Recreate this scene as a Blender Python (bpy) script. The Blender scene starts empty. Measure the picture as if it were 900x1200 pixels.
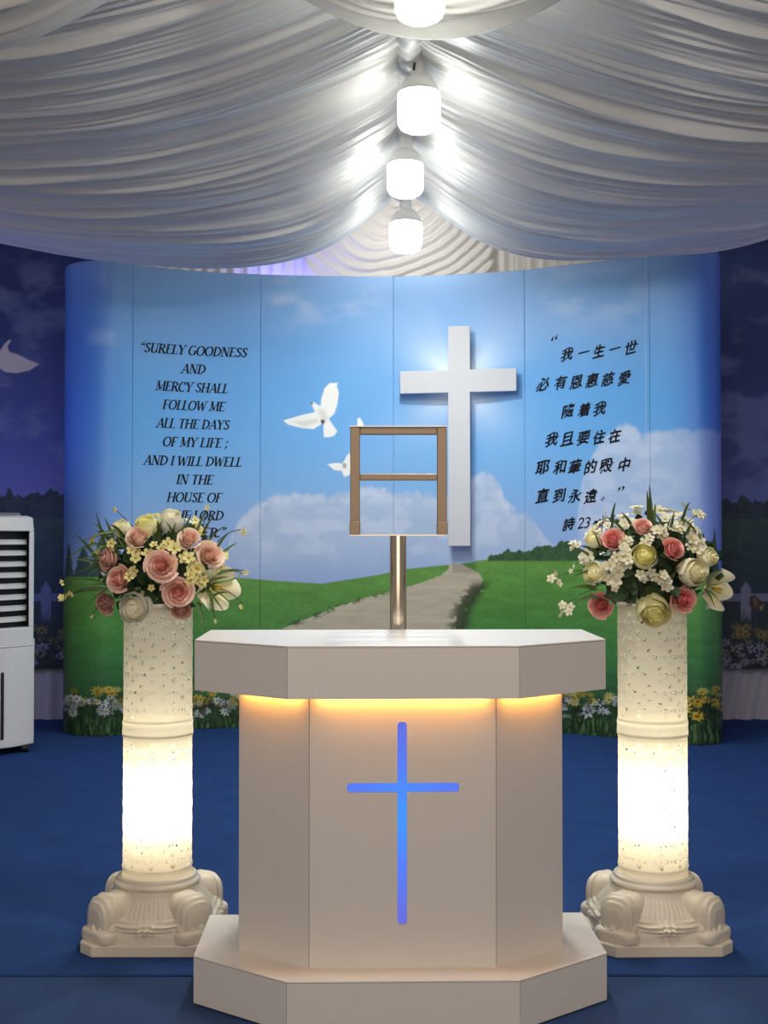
import bpy, bmesh, math, random
import numpy as np
from mathutils import Vector, Matrix

PI = math.pi
R = random.Random(7)
NR = np.random.RandomState(5)
C = bpy.context.scene.collection
SC = bpy.context.scene

# ------------------------------------------------------------------ camera, world, lights, exposure
F = 1450.0                       # focal length in pixels of a 900x1200 picture
PHI = 0.0215                     # slight upward pitch
CAMH = 1.0
cam_d = bpy.data.cameras.new('camera')
cam_d.sensor_fit = 'VERTICAL'
cam_d.sensor_height = 36.0
cam_d.lens = 36.0 * F / 1200.0
cam_d.clip_start = 0.05
cam = bpy.data.objects.new('camera', cam_d)
C.objects.link(cam)
cam.location = (0, 0, CAMH)
cam.rotation_euler = (PI / 2 + PHI, 0, 0)
SC.camera = cam

w = bpy.data.worlds.new('world')
SC.world = w
w.use_nodes = True
bg = w.node_tree.nodes['Background']
bg.inputs['Color'].default_value = (1.0, 0.91, 0.83, 1)
bg.inputs['Strength'].default_value = 0.22


def area_light(name, loc, target, size, energy, color, size_y=None):
    l = bpy.data.lights.new(name, 'AREA')
    l.energy = energy
    l.color = color
    l.size = size
    if size_y:
        l.shape = 'RECTANGLE'
        l.size_y = size_y
    o = bpy.data.objects.new(name, l)
    C.objects.link(o)
    o.location = loc
    o.rotation_euler = (Vector(target) - Vector(loc)).to_track_quat('-Z', 'Y').to_euler()
    return o


# the rest of the tent's lamps, behind the camera, an added gable fill, and the blue floods behind the backdrop
area_light('tent_lamps', (0.1, -1.4, 2.4), (0.0, 4.0, 1.3), 3.6, 80, (1.0, 0.87, 0.74))
area_light('next_bulb', (0.12, 2.4, 2.36), (0.12, 3.0, 1.0), 0.14, 13, (0.98, 1.0, 0.96))
area_light('gable_fill', (0.1, 6.12, 2.62), (0.1, 6.9, 2.5), 0.14, 3.2, (1.0, 0.98, 0.93))  # unseen light added to brighten the gable drape
area_light('blue_flood_left', (-2.6, 5.4, 0.9), (-1.75, 6.5, 1.5), 0.5, 7, (0.12, 0.22, 1.0))
area_light('blue_flood_right', (2.7, 5.0, 0.9), (1.7, 6.2, 1.5), 0.5, 4, (0.12, 0.22, 1.0))
area_light('blue_flood_rear', (-0.62, 6.75, 2.28), (-0.50, 6.84, 2.6), 0.10, 1.8, (0.2, 0.2, 1.0))
BULB_POWER = 15.5
BEAM = 11.5

SC.view_settings.view_transform = 'Standard'
SC.view_settings.look = 'None'
SC.view_settings.exposure = 0.0
SC.view_settings.gamma = 1.0
SC.view_settings.use_curve_mapping = False


# ------------------------------------------------------------------ helpers
def lin(c):
    out = []
    for v in c[:3]:
        v = v / 255.0
        out.append(v / 12.92 if v <= 0.04045 else ((v + 0.055) / 1.055) ** 2.4)
    return tuple(out)


def ray(px, py):
    up = (600 - py) / F
    return Vector(((px - 450) / F, math.cos(PHI) - up * math.sin(PHI), math.sin(PHI) + up * math.cos(PHI)))


def P(px, py, Y):
    d = ray(px, py)
    return Vector((0, 0, CAMH)) + d * (Y / d.y)


def principled(name, color, rough=0.5, metal=0.0, spec=0.5, noise=0.0, nscale=40, bump=0.0, bscale=200, sheen=0.0, emit=None, estr=0.0, coat=0.0):
    m = bpy.data.materials.new(name)
    m.use_nodes = True
    nt = m.node_tree
    b = nt.nodes['Principled BSDF']
    b.inputs['Base Color'].default_value = (*color, 1)
    b.inputs['Roughness'].default_value = rough
    b.inputs['Metallic'].default_value = metal
    b.inputs['Specular IOR Level'].default_value = spec
    b.inputs['Sheen Weight'].default_value = sheen
    b.inputs['Coat Weight'].default_value = coat
    tc = nt.nodes.new('ShaderNodeTexCoord')
    if noise > 0:
        n = nt.nodes.new('ShaderNodeTexNoise')
        n.inputs['Scale'].default_value = nscale
        n.inputs['Detail'].default_value = 6
        nt.links.new(tc.outputs['Object'], n.inputs['Vector'])
        mx = nt.nodes.new('ShaderNodeMix')
        mx.data_type = 'RGBA'
        mx.inputs[6].default_value = (*[max(0, v * (1 - noise)) for v in color], 1)
        mx.inputs[7].default_value = (*[min(1, v * (1 + noise)) for v in color], 1)
        nt.links.new(n.outputs['Fac'], mx.inputs[0])
        nt.links.new(mx.outputs[2], b.inputs['Base Color'])
    if bump > 0:
        n2 = nt.nodes.new('ShaderNodeTexNoise')
        n2.inputs['Scale'].default_value = bscale
        n2.inputs['Detail'].default_value = 4
        nt.links.new(tc.outputs['Object'], n2.inputs['Vector'])
        bp = nt.nodes.new('ShaderNodeBump')
        bp.inputs['Strength'].default_value = bump
        bp.inputs['Distance'].default_value = 0.002
        nt.links.new(n2.outputs['Fac'], bp.inputs['Height'])
        nt.links.new(bp.outputs['Normal'], b.inputs['Normal'])
    if emit:
        b.inputs['Emission Color'].default_value = (*emit, 1)
        b.inputs['Emission Strength'].default_value = estr
    return m


def attr_mat(name, rough=0.5, spec=0.3, coat=0.0, transl=0.0, coat_rough=0.2):
    m = bpy.data.materials.new(name)
    m.use_nodes = True
    nt = m.node_tree
    b = nt.nodes['Principled BSDF']
    a = nt.nodes.new('ShaderNodeAttribute')
    a.attribute_name = 'print'
    nt.links.new(a.outputs['Color'], b.inputs['Base Color'])
    b.inputs['Roughness'].default_value = rough
    b.inputs['Specular IOR Level'].default_value = spec
    b.inputs['Coat Weight'].default_value = coat
    b.inputs['Coat Roughness'].default_value = coat_rough
    if transl > 0:
        t = nt.nodes.new('ShaderNodeBsdfTranslucent')
        nt.links.new(a.outputs['Color'], t.inputs['Color'])
        mx = nt.nodes.new('ShaderNodeMixShader')
        mx.inputs[0].default_value = transl
        nt.links.new(b.outputs[0], mx.inputs[1])
        nt.links.new(t.outputs[0], mx.inputs[2])
        nt.links.new(mx.outputs[0], nt.nodes['Material Output'].inputs[0])
    return m


def cloth_mat(name, color, transl, rough=0.4, spec=0.5, sheen=0.3):
    m = principled(name, color, rough=rough, spec=spec, sheen=sheen, noise=0.04, nscale=6, bump=0.15, bscale=900)
    nt = m.node_tree
    b = nt.nodes['Principled BSDF']
    t = nt.nodes.new('ShaderNodeBsdfTranslucent')
    t.inputs['Color'].default_value = (*color, 1)
    mx = nt.nodes.new('ShaderNodeMixShader')
    mx.inputs[0].default_value = transl
    nt.links.new(b.outputs[0], mx.inputs[1])
    nt.links.new(t.outputs[0], mx.inputs[2])
    nt.links.new(mx.outputs[0], nt.nodes['Material Output'].inputs[0])
    return m


def emissive(name, color, strength):
    m = bpy.data.materials.new(name)
    m.use_nodes = True
    nt = m.node_tree
    nt.nodes.remove(nt.nodes['Principled BSDF'])
    e = nt.nodes.new('ShaderNodeEmission')
    e.inputs['Color'].default_value = (*color, 1)
    e.inputs['Strength'].default_value = strength
    nt.links.new(e.outputs[0], nt.nodes['Material Output'].inputs[0])
    return m


class MB:
    """collects shapes for one mesh"""

    def __init__(self):
        self.v = []
        self.f = []
        self.c = []

    def add(self, verts, faces, col=None):
        o = len(self.v)
        self.v += [tuple(p) for p in verts]
        self.f += [tuple(i + o for i in fc) for fc in faces]
        if col is not None:
            self.c += list(col) if isinstance(col, list) else [col] * len(verts)

    def prism(self, poly, z0, z1, poly_top=None):
        n = len(poly)
        pt = poly_top or poly
        v = [(x, y, z0) for x, y in poly] + [(x, y, z1) for x, y in pt]
        f = [tuple(range(n - 1, -1, -1)), tuple(range(n, 2 * n))]
        f += [(i, (i + 1) % n, n + (i + 1) % n, n + i) for i in range(n)]
        self.add(v, f)

    def box(self, x0, x1, y0, y1, z0, z1):
        self.prism([(x0, y0), (x1, y0), (x1, y1), (x0, y1)], z0, z1)

    def lathe(self, prof, n=32, axis='Z', cx=0, cy=0, cap=True):
        v = []
        for r, z in prof:
            for i in range(n):
                a = 2 * PI * i / n
                v.append((cx + r * math.cos(a), cy + r * math.sin(a), z))
        f = []
        for k in range(len(prof) - 1):
            for i in range(n):
                j = (i + 1) % n
                f.append((k * n + i, k * n + j, (k + 1) * n + j, (k + 1) * n + i))
        if cap:
            f.append(tuple(range(n - 1, -1, -1)))
            f.append(tuple((len(prof) - 1) * n + i for i in range(n)))
        self.add(v, f)

    def tube(self, pts, r, n=8, r1=None, col=None):
        pts = [Vector(p) for p in pts]
        v = []
        f = []
        m = len(pts)
        for k, p in enumerate(pts):
            t = (pts[min(k + 1, m - 1)] - pts[max(k - 1, 0)]).normalized()
            a = t.cross(Vector((0, 0, 1)))
            if a.length < 1e-3:
                a = t.cross(Vector((1, 0, 0)))
            a.normalize()
            b = t.cross(a)
            rr = r if r1 is None else r + (r1 - r) * k / (m - 1)
            for i in range(n):
                an = 2 * PI * i / n
                v.append(p + a * (rr * math.cos(an)) + b * (rr * math.sin(an)))
        for k in range(m - 1):
            for i in range(n):
                j = (i + 1) % n
                f.append((k * n + i, k * n + j, (k + 1) * n + j, (k + 1) * n + i))
        f.append(tuple(range(n - 1, -1, -1)))
        f.append(tuple((m - 1) * n + i for i in range(n)))
        self.add(v, f, col)

    def mesh(self, name, smooth=False):
        me = bpy.data.meshes.new(name)
        me.from_pydata(self.v, [], self.f)
        bm = bmesh.new()
        bm.from_mesh(me)
        bmesh.ops.recalc_face_normals(bm, faces=bm.faces)
        bm.to_mesh(me)
        bm.free()
        if self.c:
            a = me.color_attributes.new('print', 'FLOAT_COLOR', 'POINT')
            a.data.foreach_set('color', np.array([(*c[:3], 1.0) for c in self.c], dtype=np.float32).ravel())
        if smooth:
            me.polygons.foreach_set('use_smooth', [True] * len(me.polygons))
        return me

    def build(self, name, mat, parent=None, smooth=False, bevel=0.0, seg=2, sub=0):
        return link(name, self.mesh(name, smooth), mat, parent, bevel, seg, sub)


def link(name, me, mat, parent=None, bevel=0.0, seg=2, sub=0):
    o = bpy.data.objects.new(name, me)
    C.objects.link(o)
    if mat is not None:
        if len(me.materials) == 0:
            me.materials.append(mat)
        else:
            o.material_slots[0].link = 'OBJECT'
            o.material_slots[0].material = mat
    if parent:
        o.parent = parent
    if bevel > 0:
        b = o.modifiers.new('bevel', 'BEVEL')
        b.width = bevel
        b.segments = seg
        b.limit_method = 'ANGLE'
        b.angle_limit = math.radians(40)
    if sub:
        s = o.modifiers.new('sub', 'SUBSURF')
        s.levels = sub
        s.render_levels = sub
    return o


def grid_mesh(name, V, smooth=True, colors=None, mask=None):
    """V: (n, m, 3) array of points"""
    n, m = V.shape[:2]
    me = bpy.data.meshes.new(name)
    ii, jj = np.meshgrid(np.arange(n - 1), np.arange(m - 1), indexing='ij')
    a = ii * m + jj
    q = np.stack([a, a + 1, a + m + 1, a + m], -1).reshape(-1, 4)
    if mask is not None:
        q = q[mask.reshape(-1)]
    me.vertices.add(n * m)
    me.vertices.foreach_set('co', V.reshape(-1).astype(np.float32))
    me.loops.add(len(q) * 4)
    me.loops.foreach_set('vertex_index', q.reshape(-1).astype(np.int32))
    me.polygons.add(len(q))
    me.polygons.foreach_set('loop_start', (np.arange(len(q)) * 4).astype(np.int32))
    me.update(calc_edges=True)
    me.validate()
    if smooth:
        me.polygons.foreach_set('use_smooth', [True] * len(me.polygons))
    if colors is not None:
        at = me.color_attributes.new('print', 'FLOAT_COLOR', 'POINT')
        cc = np.ones((n * m, 4), np.float32)
        cc[:, :3] = colors.reshape(-1, 3)
        at.data.foreach_set('color', cc.ravel())
    return me


def tag(o, label, cat, group=None, kind=None):
    o['label'] = label
    o['category'] = cat
    if group:
        o['group'] = group
    if kind:
        o['kind'] = kind
    return o


def thing(name, label, cat, loc=(0, 0, 0), rz=0.0, group=None, kind=None):
    o = bpy.data.objects.new(name, None)
    C.objects.link(o)
    o.empty_display_size = 0.1
    o.location = loc
    o.rotation_euler = (0, 0, rz)
    return tag(o, label, cat, group, kind)


def struct(o):
    o['kind'] = 'structure'
    return o


# value noise, vectorised
_perm = NR.rand(256, 256)


def vnoise(x, y):
    x = np.asarray(x, float)
    y = np.asarray(y, float)
    xi = np.floor(x).astype(int)
    yi = np.floor(y).astype(int)
    fx = x - xi
    fy = y - yi
    fx = fx * fx * (3 - 2 * fx)
    fy = fy * fy * (3 - 2 * fy)
    g = lambda i, j: _perm[i % 256, j % 256]
    return (g(xi, yi) * (1 - fx) * (1 - fy) + g(xi + 1, yi) * fx * (1 - fy) + g(xi, yi + 1) * (1 - fx) * fy + g(xi + 1, yi + 1) * fx * fy)


def fbm(x, y, o=4):
    s = 0
    a = 0.5
    t = 0
    for k in range(o):
        s = s + a * vnoise(x * 2 ** k + 17 * k, y * 2 ** k + 31 * k)
        t += a
        a *= 0.5
    return s / t


def sst(a, b, x):
    t = np.clip((x - a) / (b - a), 0, 1)
    return t * t * (3 - 2 * t)


# ------------------------------------------------------------------ materials
M = {}
M['laminate'] = principled('white_laminate', (0.74, 0.69, 0.64), rough=0.38, spec=0.4, noise=0.025, nscale=60)
M['laminate_edge'] = principled('grey_joint', (0.16, 0.14, 0.13), rough=0.7)
M['blue_glow'] = emissive('blue_led_diffuser', (0.07, 0.2, 1.0), 1.1)
M['led_warm'] = emissive('warm_led_strip', (1.0, 0.43, 0.075), 30.0)
M['steel'] = principled('brushed_steel', (0.62, 0.55, 0.47), rough=0.32, metal=1.0, bump=0.1, bscale=500)
M['steel_brown'] = principled('steel_brown_reflection', (0.26, 0.18, 0.115), rough=0.45, metal=0.4, bump=0.1, bscale=500)  # stainless steel, with the warm room's brown reflections put into the base colour
M['chrome'] = principled('polished_steel', (0.72, 0.62, 0.5), rough=0.12, metal=1.0)
M['carpet'] = principled('blue_carpet', (0.022, 0.055, 0.175), rough=0.95, spec=0.05, noise=0.22, nscale=7, bump=0.6, bscale=700)
M['carpet_near'] = principled('blue_carpet_worn', (0.036, 0.068, 0.165), rough=0.95, spec=0.05, noise=0.25, nscale=5, bump=0.6, bscale=700)
M['groove'] = principled('dark_gap', (0.004, 0.01, 0.03), rough=1.0, spec=0.0)
M['satin'] = cloth_mat('grey_white_satin', (0.80, 0.775, 0.725), 0.10, rough=0.36, spec=0.6)
M['sheer'] = cloth_mat('sheer_white_cloth', (0.74, 0.72, 0.67), 0.22, rough=0.5, spec=0.3)
_nt = M['sheer'].node_tree
_out = _nt.nodes['Material Output']
_src = _out.inputs[0].links[0].from_socket
_tr = _nt.nodes.new('ShaderNodeBsdfTransparent')
_mx = _nt.nodes.new('ShaderNodeMixShader')
_mx.inputs[0].default_value = 0.28
_nt.links.new(_src, _mx.inputs[1])
_nt.links.new(_tr.outputs[0], _mx.inputs[2])
_nt.links.new(_mx.outputs[0], _out.inputs[0])
M['curtain'] = cloth_mat('grey_curtain', (0.46, 0.44, 0.44), 0.1, rough=0.6, spec=0.3)
M['gable'] = cloth_mat('white_gable_cloth', (0.88, 0.86, 0.82), 0.12, rough=0.5, spec=0.4)
M['print'] = attr_mat('printed_backdrop', rough=0.42, spec=0.35)
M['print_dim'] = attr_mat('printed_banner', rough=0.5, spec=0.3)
M['ink'] = principled('black_ink', (0.007, 0.008, 0.014), rough=0.6, spec=0.15)
M['foam'] = principled('white_foam_board', (0.60, 0.60, 0.62), rough=0.6, noise=0.02, nscale=90, bump=0.1, bscale=300)
M['plastic'] = principled('white_plastic', (0.72, 0.72, 0.71), rough=0.35, noise=0.02)
M['plastic_grey'] = principled('grey_plastic', (0.22, 0.23, 0.25), rough=0.3)
M['black'] = principled('black_plastic', (0.01, 0.01, 0.012), rough=0.5)
M['bulb_case'] = principled('bulb_case', (0.78, 0.77, 0.74), rough=0.4)
M['bulb_glow'] = emissive('lit_bulb', (0.97, 1.0, 0.95), BULB_POWER)
M['ped_bulb'] = emissive('pedestal_bulb', (1.0, 0.9, 0.68), 78.0)
M['rose'] = attr_mat('rose_petals', rough=0.6, spec=0.2, transl=0.12)
M['leaf'] = principled('dark_leaf', (0.03, 0.068, 0.02), rough=0.45, noise=0.35, nscale=60)
M['grassblade'] = principled('grass_blade', (0.075, 0.13, 0.035), rough=0.5, noise=0.3, nscale=50)
M['stem'] = principled('dark_stem', (0.035, 0.06, 0.02), rough=0.6)
M['cable'] = principled('dark_cable', (0.05, 0.012, 0.01), rough=0.5)

# translucent shells of the pedestals
for nm_, tr_ in (('shell', 0.34), ('shell_top', 0.6)):
    m = bpy.data.materials.new('milky_' + nm_)
    m.use_nodes = True
    nt = m.node_tree
    b = nt.nodes['Principled BSDF']
    b.inputs['Base Color'].default_value = (0.84, 0.80, 0.71, 1)
    b.inputs['Roughness'].default_value = 0.4
    t = nt.nodes.new('ShaderNodeBsdfTranslucent')
    t.inputs['Color'].default_value = (0.95, 0.90, 0.73, 1)
    mx = nt.nodes.new('ShaderNodeMixShader')
    mx.inputs[0].default_value = tr_
    nt.links.new(b.outputs[0], mx.inputs[1])
    nt.links.new(t.outputs[0], mx.inputs[2])
    nt.links.new(mx.outputs[0], nt.nodes['Material Output'].inputs[0])
    M[nm_] = m
M['ped_base'] = principled('cream_plastic', (0.70, 0.62, 0.50), rough=0.42, noise=0.03)

# ------------------------------------------------------------------ floor
SEAM = 2.855
fl = MB()
fl.box(-3.6, 3.6, SEAM + 0.006, 7.4, -0.06, 0)
struct(fl.build('floor', M['carpet'], bevel=0.004))
fl = MB()
fl.box(-3.6, 3.6, 0.2, SEAM - 0.006, -0.06, 0)
struct(fl.build('floor_front', M['carpet_near'], bevel=0.004))
fl = MB()
fl.box(-3.6, 3.6, SEAM - 0.03, SEAM + 0.03, -0.09, -0.062)
struct(fl.build('floor_gap', M['groove']))

# ------------------------------------------------------------------ ceiling drapes
RIDGE_X = 0.085
farL = [(0.0, 2.66), (0.05, 2.60), (0.12, 2.548), (0.285, 2.405), (0.41, 2.355), (0.615, 2.305), (0.9, 2.298), (1.3, 2.318), (1.58, 2.35), (1.92, 2.42), (2.5, 2.62), (3.1, 2.85)]
farR = [(0.0, 2.66), (0.05, 2.63), (0.115, 2.592), (0.285, 2.462), (0.425, 2.38), (0.605, 2.345), (0.855, 2.335), (1.10, 2.35), (1.30, 2.375), (1.5, 2.385), (1.75, 2.46), (2.4, 2.66), (3.1, 2.9)]
nearS = [(0.0, 2.68), (0.06, 2.64), (0.22, 2.565), (0.51, 2.45), (0.74, 2.39), (0.94, 2.345), (1.37, 2.315), (1.9, 2.33), (2.5, 2.46), (3.1, 2.68)]


def smooth_interp(x, pts):
    xs = np.array([p[0] for p in pts])
    ys = np.array([p[1] for p in pts])
    o = np.interp(x, xs, ys)
    return o


def ceiling_side(side, far, name, seed):
    rs = np.random.RandomState(seed)
    nt_, ny = 150, 1150
    t = np.linspace(0, 1, nt_)
    d = 3.0 * t ** 1.35
    # smooth the profiles
    dd = np.linspace(0, 3.0, 400)

    def sm(pts):
        z = smooth_interp(dd, pts)
        k = 21
        zp = np.pad(z, k, mode='edge')
        z2 = np.convolve(zp, np.ones(2 * k + 1) / (2 * k + 1), 'valid')
        bl = sst(0.02, 0.3, dd)
        return z * (1 - bl) + z2 * bl
    zf = np.interp(d, dd, sm(far))
    zn = np.interp(d, dd, sm(nearS))
    Y = np.linspace(2.2, 5.9, ny)
    Yg, Dg = np.meshgrid(Y, d, indexing='ij')
    bl = sst(3.9, 5.9, Yg)
    Z = zn[None, :] * (1 - bl) + zf[None, :] * bl
    disp = np.zeros_like(Z)
    # individual folds running from the ridge outwards
    for i in range(620):
        big = i < 46
        a0 = rs.uniform(2.0, 6.05)
        b1 = 0.05 * math.sin(a0 * 2.3 + side) + rs.normal(0.0, 0.018) - 0.02
        c1 = rs.normal(0.0, 0.012)
        wdt = rs.uniform(0.022, 0.045) if big else rs.uniform(0.005, 0.016)
        hgt = wdt * (rs.uniform(0.25, 0.5) if big else rs.uniform(0.2, 0.75))
        s0 = rs.uniform(-0.6, 1.5)
        s1 = s0 + rs.uniform(0.8, 2.8)
        c = a0 + b1 * Dg + c1 * Dg ** 2 * 0.5
        u = (Yg - c) / (wdt * (0.75 + 0.3 * Dg))
        win = sst(s0 - 0.4, s0 + 0.2, Dg) * (1 - sst(s1 - 0.5, s1 + 0.3, Dg))
        sk = np.where(u > 0, 1.7, 0.75)
        disp += hgt * np.exp(-(u * sk) ** 2) * win
    disp += 0.012 * (vnoise(Yg * 3.1 + 7 * side, Dg * 0.5) - 0.5) + 0.006 * (vnoise(Yg * 9 + 3, Dg * 0.7 + 5 * side) - 0.5)
    edge = 1 - 0.55 * sst(5.8, 5.9, Yg)
    Z = Z - disp * edge * 0.9
    X = RIDGE_X + side * (0.018 + Dg)
    V = np.stack([X, Yg, Z], -1)
    # rolled hem at the far edge
    last = V[-1].copy()
    rolls = []
    for k in range(1, 7):
        an = k / 6 * PI
        r = last.copy()
        r[:, 1] += 0.012 * math.sin(an)
        r[:, 2] += 0.012 * (1 - math.cos(an))
        rolls.append(r)
    back = last.copy()
    back[:, 1] -= 0.25
    back[:, 2] += 0.06
    V = np.concatenate([V, np.array(rolls), back[None]], 0)
    me = grid_mesh(name, V)
    return struct(link(name, me, M['satin']))


ceiling_side(-1, farL, 'ceiling_left', 11)
ceiling_side(1, farR, 'ceiling_right', 23)

# cloth wrapped ridge beam, gathered in short ruches
n, k_ = 420, 20
Yr = np.linspace(2.2, 5.95, n)
an = np.linspace(0, 2 * PI, k_)
Yg, Ag = np.meshgrid(Yr, an, indexing='ij')
rad = 0.034 + 0.008 * np.abs(np.sin(Yg * 38 + 2 * vnoise(Yg * 5, Ag))) + 0.008 * fbm(Yg * 22, Ag * 1.5)
V = np.stack([RIDGE_X + rad * np.cos(Ag), Yg, 2.67 + rad * np.sin(Ag)], -1)
struct(link('trim_ridge', grid_mesh('trim_ridge', V), M['satin']))

# nearest cross swags
def swag(name, label, x0, x1, ztop, zlow, Yl, back, seed, rise):
    rs = np.random.RandomState(seed)
    nu, nv = 120, 90
    u = np.linspace(-1, 1, nu)
    v = np.linspace(0, 1, nv)
    Ug, Vg = np.meshgrid(u, v, indexing='ij')
    Xg = (x0 + x1) / 2 + (x1 - x0) / 2 * Ug
    sag = ztop - (ztop - zlow) * (1 - np.abs(Ug) ** 1.9)
    Yg = Yl - back * Vg ** 0.8
    Zg = sag + rise * Vg ** 1.4 * (1 - Ug ** 2)
    f = 0
    for i in range(16):
        c = rs.uniform(0.08, 1)
        wd = rs.uniform(0.015, 0.05)
        cc = c + 0.05 * np.sin(Ug * 3 + rs.uniform(0, 6))
        f = f + wd * 0.2 * np.exp(-((Vg - cc) / wd) ** 2)
    Zg = Zg - f
    me = grid_mesh(name, np.stack([Xg, Yg, Zg], -1))
    o = link(name, me, M['sheer'])
    s = o.modifiers.new('thickness', 'SOLIDIFY')
    s.thickness = 0.003
    return tag(o, label, 'drape', kind='structure')


swag('fabric_swag', 'white sheer swag hanging at top centre across the nearest bulb', -0.30, 0.55, 2.44, 2.27, 3.12, 0.30, 3, 0.17)
swag('fabric_swag', 'white cloth swag with hemmed edge in the top left corner of the tent', -1.62, -0.62, 2.345, 2.16, 2.98, 0.30, 4, 0.10)

# ------------------------------------------------------------------ back wall: curtain and gable drape
YW = 6.88
nx, nz = 900, 40
X = np.linspace(-3.4, 3.4, nx)
Z = np.linspace(0.0, 2.35, nz)
Xg, Zg = np.meshgrid(X, Z, indexing='ij')
sl = Xg + 0.25 * np.where(Xg > 0, 1, 0.1) * (Zg - 0.2) * -1.0
dY = 0.018 * np.abs(np.sin(sl * 26 + 3 * fbm(sl * 3, Zg * 0.7))) + 0.008 * np.sin(sl * 61 + 4 * fbm(sl * 5, Zg))
V = np.stack([Xg, YW - dY, Zg], -1)
struct(link('wall_back', grid_mesh('wall_back', V), M['curtain']))
# gable: U-shaped gathers in the middle, straight pleats at both sides
nx, nz = 560, 220
X = np.linspace(-1.6, 1.7, nx)
Z = np.linspace(2.2, 3.1, nz)
Xg, Zg = np.meshgrid(X, Z, indexing='ij')
cx, cz = 0.08, 2.86
rr = np.sqrt((Xg - cx) ** 2 + ((Zg - cz) * 1.25) ** 2)
thz = np.arctan2(Xg - cx, cz - Zg)
ph = rr * (1 + 0.12 * np.sin(thz * 2)) + 0.05 * fbm(thz * 2, rr * 2)
U = 0.013 * np.abs(np.sin(ph * 50 + 2 * fbm(ph * 6, thz))) + 0.007 * np.sin(ph * 97 + 2 * thz) + 0.05 * np.exp(-((rr - 0.3) / 0.2) ** 2)
fan = np.arctan2(Xg - 0.62, 3.25 - Zg) * 1.0
S = 0.016 * np.abs(np.sin(Xg * 42 + 3 * fbm(Xg * 4, Zg * 0.6))) + 0.008 * np.sin(Xg * 88)
inside = 1 - sst(0.50, 0.56, np.abs(Xg - cx) + 0.0 * Zg)
crump = 0.05 * fbm(Xg * 9, Zg * 9) * (1 - sst(0.1, 0.22, rr))
V = np.stack([Xg, YW - 0.02 - (U * inside + S * (1 - inside)) - crump - 0.05 * inside, Zg], -1)
struct(link('wall_gable', grid_mesh('wall_gable', V), M['gable']))

# ------------------------------------------------------------------ printed curved backdrop
ctrl = [(77, 6.62), (75.5, 6.46), (82, 6.35), (100, 6.29), (125, 6.285), (155, 6.37), (230, 6.52), (305, 6.60), (385, 6.645), (461, 6.655), (540, 6.60), (615, 6.49), (690, 6.32), (762, 6.14), (795, 6.05), (822, 6.01), (838, 6.05), (844.5, 6.15), (845, 6.35)]
cp = []
for px, Y in ctrl:
    cp.append(((px - 450) / F * Y, Y))
cp = np.array(cp)
fine = []
for i in range(len(cp) - 1):
    p0 = cp[max(i - 1, 0)]
    p1 = cp[i]
    p2 = cp[i + 1]
    p3 = cp[min(i + 2, len(cp) - 1)]
    for q in np.linspace(0, 1, 40, endpoint=False):
        fine.append(0.5 * ((2 * p1) + (-p0 + p2) * q + (2 * p0 - 5 * p1 + 4 * p2 - p3) * q * q + (-p0 + 3 * p1 - 3 * p2 + p3) * q ** 3))
fine.append(cp[-1])
fine = np.array(fine)
arc = np.concatenate([[0], np.cumsum(np.hypot(*np.diff(fine, axis=0).T))])
ratio = fine[:, 0] / fine[:, 1]
i0 = int(np.argmin(ratio))
i1 = int(np.argmax(ratio))
BD_TOP, BD_BOT = 2.415, 0.0


def curve_at(s):
    return np.interp(s, arc, fine[:, 0]), np.interp(s, arc, fine[:, 1])


def surf_s(px, py):
    d = ray(px, py)
    r_ = d.x / d.y
    s = float(np.interp(r_, ratio[i0:i1 + 1], arc[i0:i1 + 1]))
    Y = float(np.interp(s, arc, fine[:, 1]))
    return s, CAMH + Y * d.z / d.y


def project(X, Y, Z):
    h = Z - CAMH
    dep = Y * math.cos(PHI) + h * math.sin(PHI)
    up = -Y * math.sin(PHI) + h * math.cos(PHI)
    return 450 + F * X / dep, 600 - F * up / dep


def mixc(col, c, a):
    return col * (1 - a[..., None]) + np.array(lin(c)) * a[..., None]


def poly_mask(px, py, poly, soft=0.7):
    out = np.zeros(px.shape)
    xs = [p[0] for p in poly]
    ys = [p[1] for p in poly]
    sel = (px > min(xs) - 3) & (px < max(xs) + 3) & (py > min(ys) - 3) & (py < max(ys) + 3)
    x = px[sel]
    y = py[sel]
    if x.size == 0:
        return out
    ins = np.zeros(x.shape, bool)
    dist = np.full(x.shape, 1e9)
    n = len(poly)
    for i in range(n):
        x1, y1 = poly[i]
        x2, y2 = poly[(i + 1) % n]
        if y1 != y2:
            c = ((y1 > y) != (y2 > y)) & (x < (x2 - x1) * (y - y1) / (y2 - y1) + x1)
            ins ^= c
        L = (x2 - x1) ** 2 + (y2 - y1) ** 2 + 1e-9
        t_ = np.clip(((x - x1) * (x2 - x1) + (y - y1) * (y2 - y1)) / L, 0, 1)
        dist = np.minimum(dist, np.hypot(x - x1 - t_ * (x2 - x1), y - y1 - t_ * (y2 - y1)))
    sd = np.where(ins, dist, -dist)
    out[sel] = sst(-soft, soft, sd)
    return out


def zp(pts):      # points read in a 2.8125x crop with corner (300, 300)
    return [(300 + x / 2.8125, 300 + y / 2.8125) for x, y in pts]


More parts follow.
